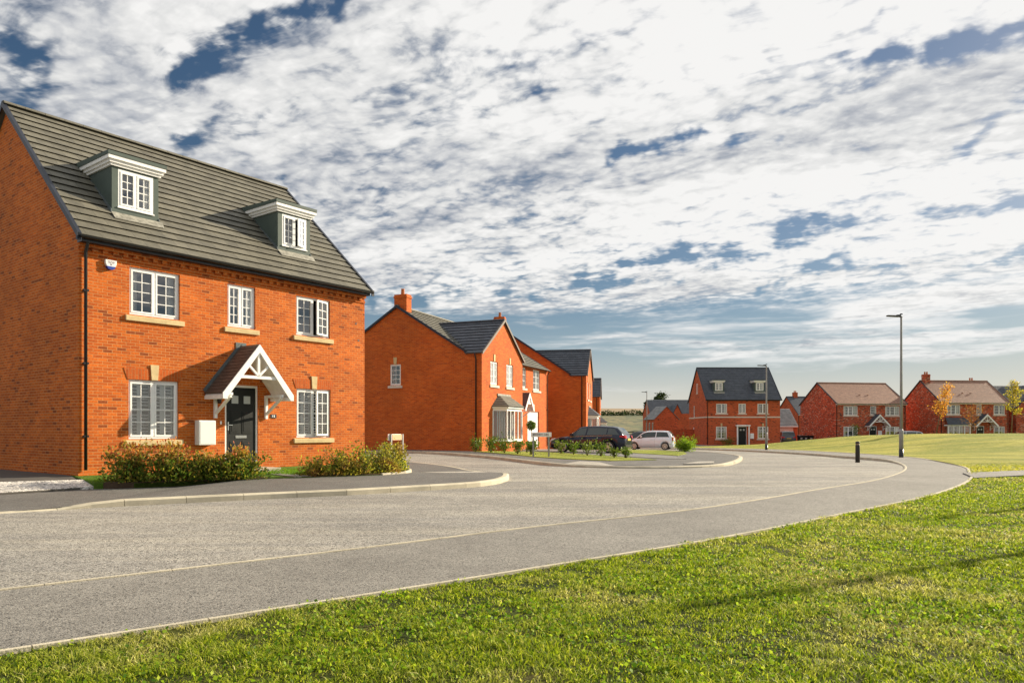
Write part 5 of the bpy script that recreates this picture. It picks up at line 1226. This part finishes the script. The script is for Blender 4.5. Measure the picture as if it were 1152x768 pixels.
def tree(label,x,y,h,mat,trunk_h,cw,n,size,dz=0,seed=1,name='young_tree',tr=.045,lean=0,dense=1,limbs=12):
    random.seed(seed); t=thing(name,label,'tree',(x,y,G(x,y)+dz)); tb=MB(); pts=[]
    tb.tube([(0,0,-.2),(lean*.3,0,h*.33),(lean*.7,.03,h*.66),(lean,0,h*.97)],[tr*1.25,tr,tr*.6,tr*.15],8)
    for k in range(limbs):
        f=trunk_h/h+(1-trunk_h/h)*(k/limbs)**.9; a=k*2.4+random.uniform(-.4,.4); L=cw*.5*(1-.55*abs(f-.6)/.5)*random.uniform(.55,1.15)
        s=Vector((lean*f,0,h*f*.97)); e=s+Vector((math.cos(a)*L,math.sin(a)*L,L*random.uniform(.5,1.3)))
        e.z=min(e.z,h*1.0); mid=s.lerp(e,.5)+Vector((0,0,-.05*L)); tb.tube([s,mid,e],[tr*.35,tr*.22,tr*.08],5)
        for q in range(n//limbs):
            ff=random.random()**.6; p=s.lerp(e,ff); r_=.11*cw*dense
            pts.append(tuple(p+Vector((random.gauss(0,r_),random.gauss(0,r_),random.gauss(0,r_)))))
    tb.build('trunk',BARK,t); leaves('crown',pts,size,mat,t); return t
tree('young autumn tree with orange leaves on the mound, left of three',35.6,62,4.3,ORNG,1.6,1.6,1000,.14,seed=11,lean=1.1,dense=.8)
tree('small sparse brown leafed tree on the mound, between the orange and yellow green trees',39.3,63,2.4,BRWN,.6,1.7,420,.11,seed=5,tr=.035)
tree('slender young tree with yellow green leaves on the mound, near the right edge',42.0,62,4.6,YELG,1.9,1.25,1100,.14,seed=8,lean=.3,dense=.8)
tree('small round green tree in front of the mottled house left window',39.2,84,1.9,GREEN,.7,1.1,500,.12,dz=.3,seed=4,tr=.03)
tree('slender young tree outside the right edge, its long shadow lying on the lawn',12.3,11.4,5.6,YELG,2.0,.34,1500,.07,seed=21,dense=.6,tr=.06,limbs=18)
tree('taller young tree outside the right edge beyond the side path, shadow on the lawn',15.8,15.8,5.4,YELG,2.2,.4,500,.08,seed=22,dense=.7)
def big_tree(label,x,y,h,cw,n,size,seed,dz=0):
    random.seed(seed); t=thing('oak_tree',label,'tree',(x,y,dz)); tb=MB(); tb.tube([(0,0,-1),(0,0,h*.35),(0,0,h*.6)],[.3,.22,.1],8); pts=[]
    for k in range(26):
        a=random.uniform(0,6.28); r=cw*.5*math.sqrt(random.random()); z=h*(.55+.38*random.random()*(1-.5*r/(cw*.5))); e=Vector((math.cos(a)*r,math.sin(a)*r,z)); tb.tube([(0,0,h*.4),(e.x*.5,e.y*.5,h*.4+(z-h*.4)*.6),e],[.1,.06,.02],5)
        for q in range(n//26): pts.append((e.x+random.gauss(0,cw*.085),e.y+random.gauss(0,cw*.085),e.z+random.gauss(0,cw*.06)))
    tb.build('trunk',BARK,t); leaves('crown',pts,size,DARKL,t); return t
big_tree('dark oak tree rising above the far dark roof left of the three storey house',33.6,170,11.2,4.8,2600,.5,9)
# hedgerow across the hill: one mass far off
pts=[]
for i in range(12000):
    x=random.uniform(-60,330); y=385+10*math.sin(x*.02)+random.gauss(0,2.2)
    hh=1.3+.8*math.sin(x*.13)+.6*math.sin(x*.41); pts.append((x,y,hz(x,y)+random.random()*max(1.0,hh)))
tag(leaves('hedgerow',pts,1.1,DARKL),'dark hedgerow running across the far hillside','hedgerow',kind='stuff')
# ------------------------------------------------------------------ grass
def Gv(x,y):
    s=lambda t:(lambda c:c*c*(3-2*c))(np.clip(t,0,1))
    sx=s((x+5)/11); return -.5*s((y-18)/67)*sx+.1*(1-sx)*s((y-22)/12)+(1.12+.055*np.sin(x*.6+y*.35)+.035*np.sin(y*.9-x*.2))*s((x-20)/14)*s((y-30)/25)*(1-s((y-68)/14))
def vnoise(x,y,sc,seed):
    r=np.random.default_rng(seed); T=r.random((64,64)); u=x*sc;v=y*sc; iu=np.floor(u).astype(int);iv=np.floor(v).astype(int); fu=u-iu;fv=v-iv; fu=fu*fu*(3-2*fu);fv=fv*fv*(3-2*fv)
    g=lambda a,b:T[a%64,b%64]; return (g(iu,iv)*(1-fu)+g(iu+1,iv)*fu)*(1-fv)+(g(iu,iv+1)*(1-fu)+g(iu+1,iv+1)*fu)*fv
def blades(name,bands,poly,off,mat,label,hscale=1):
    allV=[];allF=[];base_i=0
    for (y0,y1,dens,h,w) in bands:
        ym=(y0+y1)/2; xa=-.75*y1-.5; xb=.75*y1+.5; n=int((xb-xa)*(y1-y0)*dens)
        P=np.stack([rng.uniform(xa,xb,n),rng.uniform(y0,y1,n)],1); P=P[(np.abs(P[:,0])<P[:,1]*.74+.6)]; P=P[inside(P,poly)]; n=len(P)
        if not n: continue
        cl=vnoise(P[:,0],P[:,1],3.4,1)*.4+vnoise(P[:,0],P[:,1],10,2)*.6; cl=np.clip((cl-.5)*1.5+.55,0,1); cl2=vnoise(P[:,0],P[:,1],.7,3)
        keep=rng.random(n)<(.14+1.25*cl); P=P[keep]; cl=cl[keep]; cl2=cl2[keep]; n=len(P)
        hh=h*(.45+1.1*cl)*(.6+.6*cl2)*rng.uniform(.6,1.35,n)*hscale; ww=w*rng.uniform(.6,1.4,n)
        a=rng.uniform(0,6.283,n); ln=rng.uniform(.3,1.8,n)*hh; la=rng.uniform(0,6.283,n)
        z=Gv(P[:,0],P[:,1])+off
        b=np.stack([P[:,0],P[:,1],z],1); s=np.stack([np.cos(a)*ww/2,np.sin(a)*ww/2,np.zeros(n)],1); L=np.stack([np.cos(la)*ln,np.sin(la)*ln,np.zeros(n)],1)
        mid=b+L*.35+np.stack([np.zeros(n)]*2+[hh*.6],1); top=b+L+np.stack([np.zeros(n)]*2+[hh*(1-.25*ln/np.maximum(hh,1e-4)*.5)],1)
        V=np.stack([b-s,b+s,mid+s*.8,mid-s*.8,top],1).reshape(-1,3); i=np.arange(n)*5+base_i
        F=np.stack([i,i+1,i+2,i,i+2,i+3,i+3,i+2,i+4],1).reshape(-1,3); allV.append(V);allF.append(F); base_i+=len(V)
    V=np.concatenate(allV);F=np.concatenate(allF); me=bpy.data.meshes.new(name); me.vertices.add(len(V)); me.vertices.foreach_set('co',V.ravel()); me.loops.add(F.size); me.loops.foreach_set('vertex_index',F.ravel().astype(np.int32)); me.polygons.add(len(F)); me.polygons.foreach_set('loop_start',np.arange(0,F.size,3,dtype=np.int32)); me.update(); me.materials.append(mat)
    o=bpy.data.objects.new(name,me); COL.objects.link(o); tag(o,label,'grass',kind='stuff'); print(name,len(V)//5); return o
GRASS=leaf_mat('grass_blades',[(0,(.03,.07,.006)),(.25,(.15,.23,.010)),(.75,(.36,.42,.025)),(.92,(.50,.50,.06)),(1,(.70,.64,.26))],.45,.55,patch=(.55,.48,.62,[(0,(.14,.17,.025)),(.5,(.38,.37,.09)),(.85,(.60,.54,.22)),(1,(.80,.74,.42))]))
blades('grass',[(2.9,5,7500,.028,.0055),(5,7,5200,.028,.0075),(7,10,2900,.029,.010),(10,14,1400,.030,.014),(14,20,650,.032,.02),(20,26,300,.034,.03)],lawn_poly,.02,GRASS,'bright green rough mown grass covering the lawn in the foreground')
GG=leaf_mat('garden_grass_blades',[(0,(.10,.20,.012)),(1,(.20,.34,.03))],.4,.5)
blades('grass',[(14.5,24,700,.05,.014)],[(-8.48,14.95),(-8.3,15.6),(-5.6,17.75),(-4.95,17.35),(-4.6,18.5),(-3.2,20.9),(-3.9,24.6),(-10,38),(-9.62,16.15)],.15,GG,'short bright green grass between the hedges and the front wall')
MG=leaf_mat('mound_grass_blades',[(0,(.28,.30,.03)),(.5,(.42,.40,.07)),(1,(.58,.50,.17))],.45,.6,patch=(.3,.46,.58,[(0,(.10,.15,.015)),(1,(.26,.30,.04))]))
blades('grass',[(19,30,160,.035,.03),(30,45,60,.04,.05)],ml[:-4]+[(14,68),(24,78),(70,82),(110,82),(110,20),(15.5,21.8),(12.9,20.3)],.04,MG,'dry pale grass on the mound beyond the footway')

# clover and broad leafed weeds low in the lawn
def clover():
    P=[]
    for y0,y1,d in ((2.9,6,900),(6,10,420),(10,16,150)):
        n=int((1.5*y1+1)*(y1-y0)*d); q=np.stack([rng.uniform(-.75*y1-.5,.75*y1+.5,n),rng.uniform(y0,y1,n)],1); q=q[np.abs(q[:,0])<q[:,1]*.74+.6]; q=q[inside(q,lawn_poly)]
        c=vnoise(q[:,0],q[:,1],1.1,11)*.6+vnoise(q[:,0],q[:,1],5,12)*.4; q=q[rng.random(len(q))<np.clip((c-.42)*4,0,1)]; P.append(q)
    P=np.concatenate(P); z=Gv(P[:,0],P[:,1])+.02+rng.uniform(.008,.034,len(P)); pts=np.column_stack([P,z])
    d=rng.normal(size=(len(P),3)); d[:,2]=.15; d/=np.linalg.norm(d,axis=1)[:,None]
    tag(leaves('clover',pts,.022,BRIGHTW,up=.1,aspect=.9,dirs=d*2),'patches of low bright green clover among the foreground grass','clover',kind='stuff')
BRIGHTW=leaf_mat('clover_leaves',[(0,(.05,.12,.010)),(.6,(.20,.32,.02)),(1,(.42,.50,.06))],.45,.6)
clover()
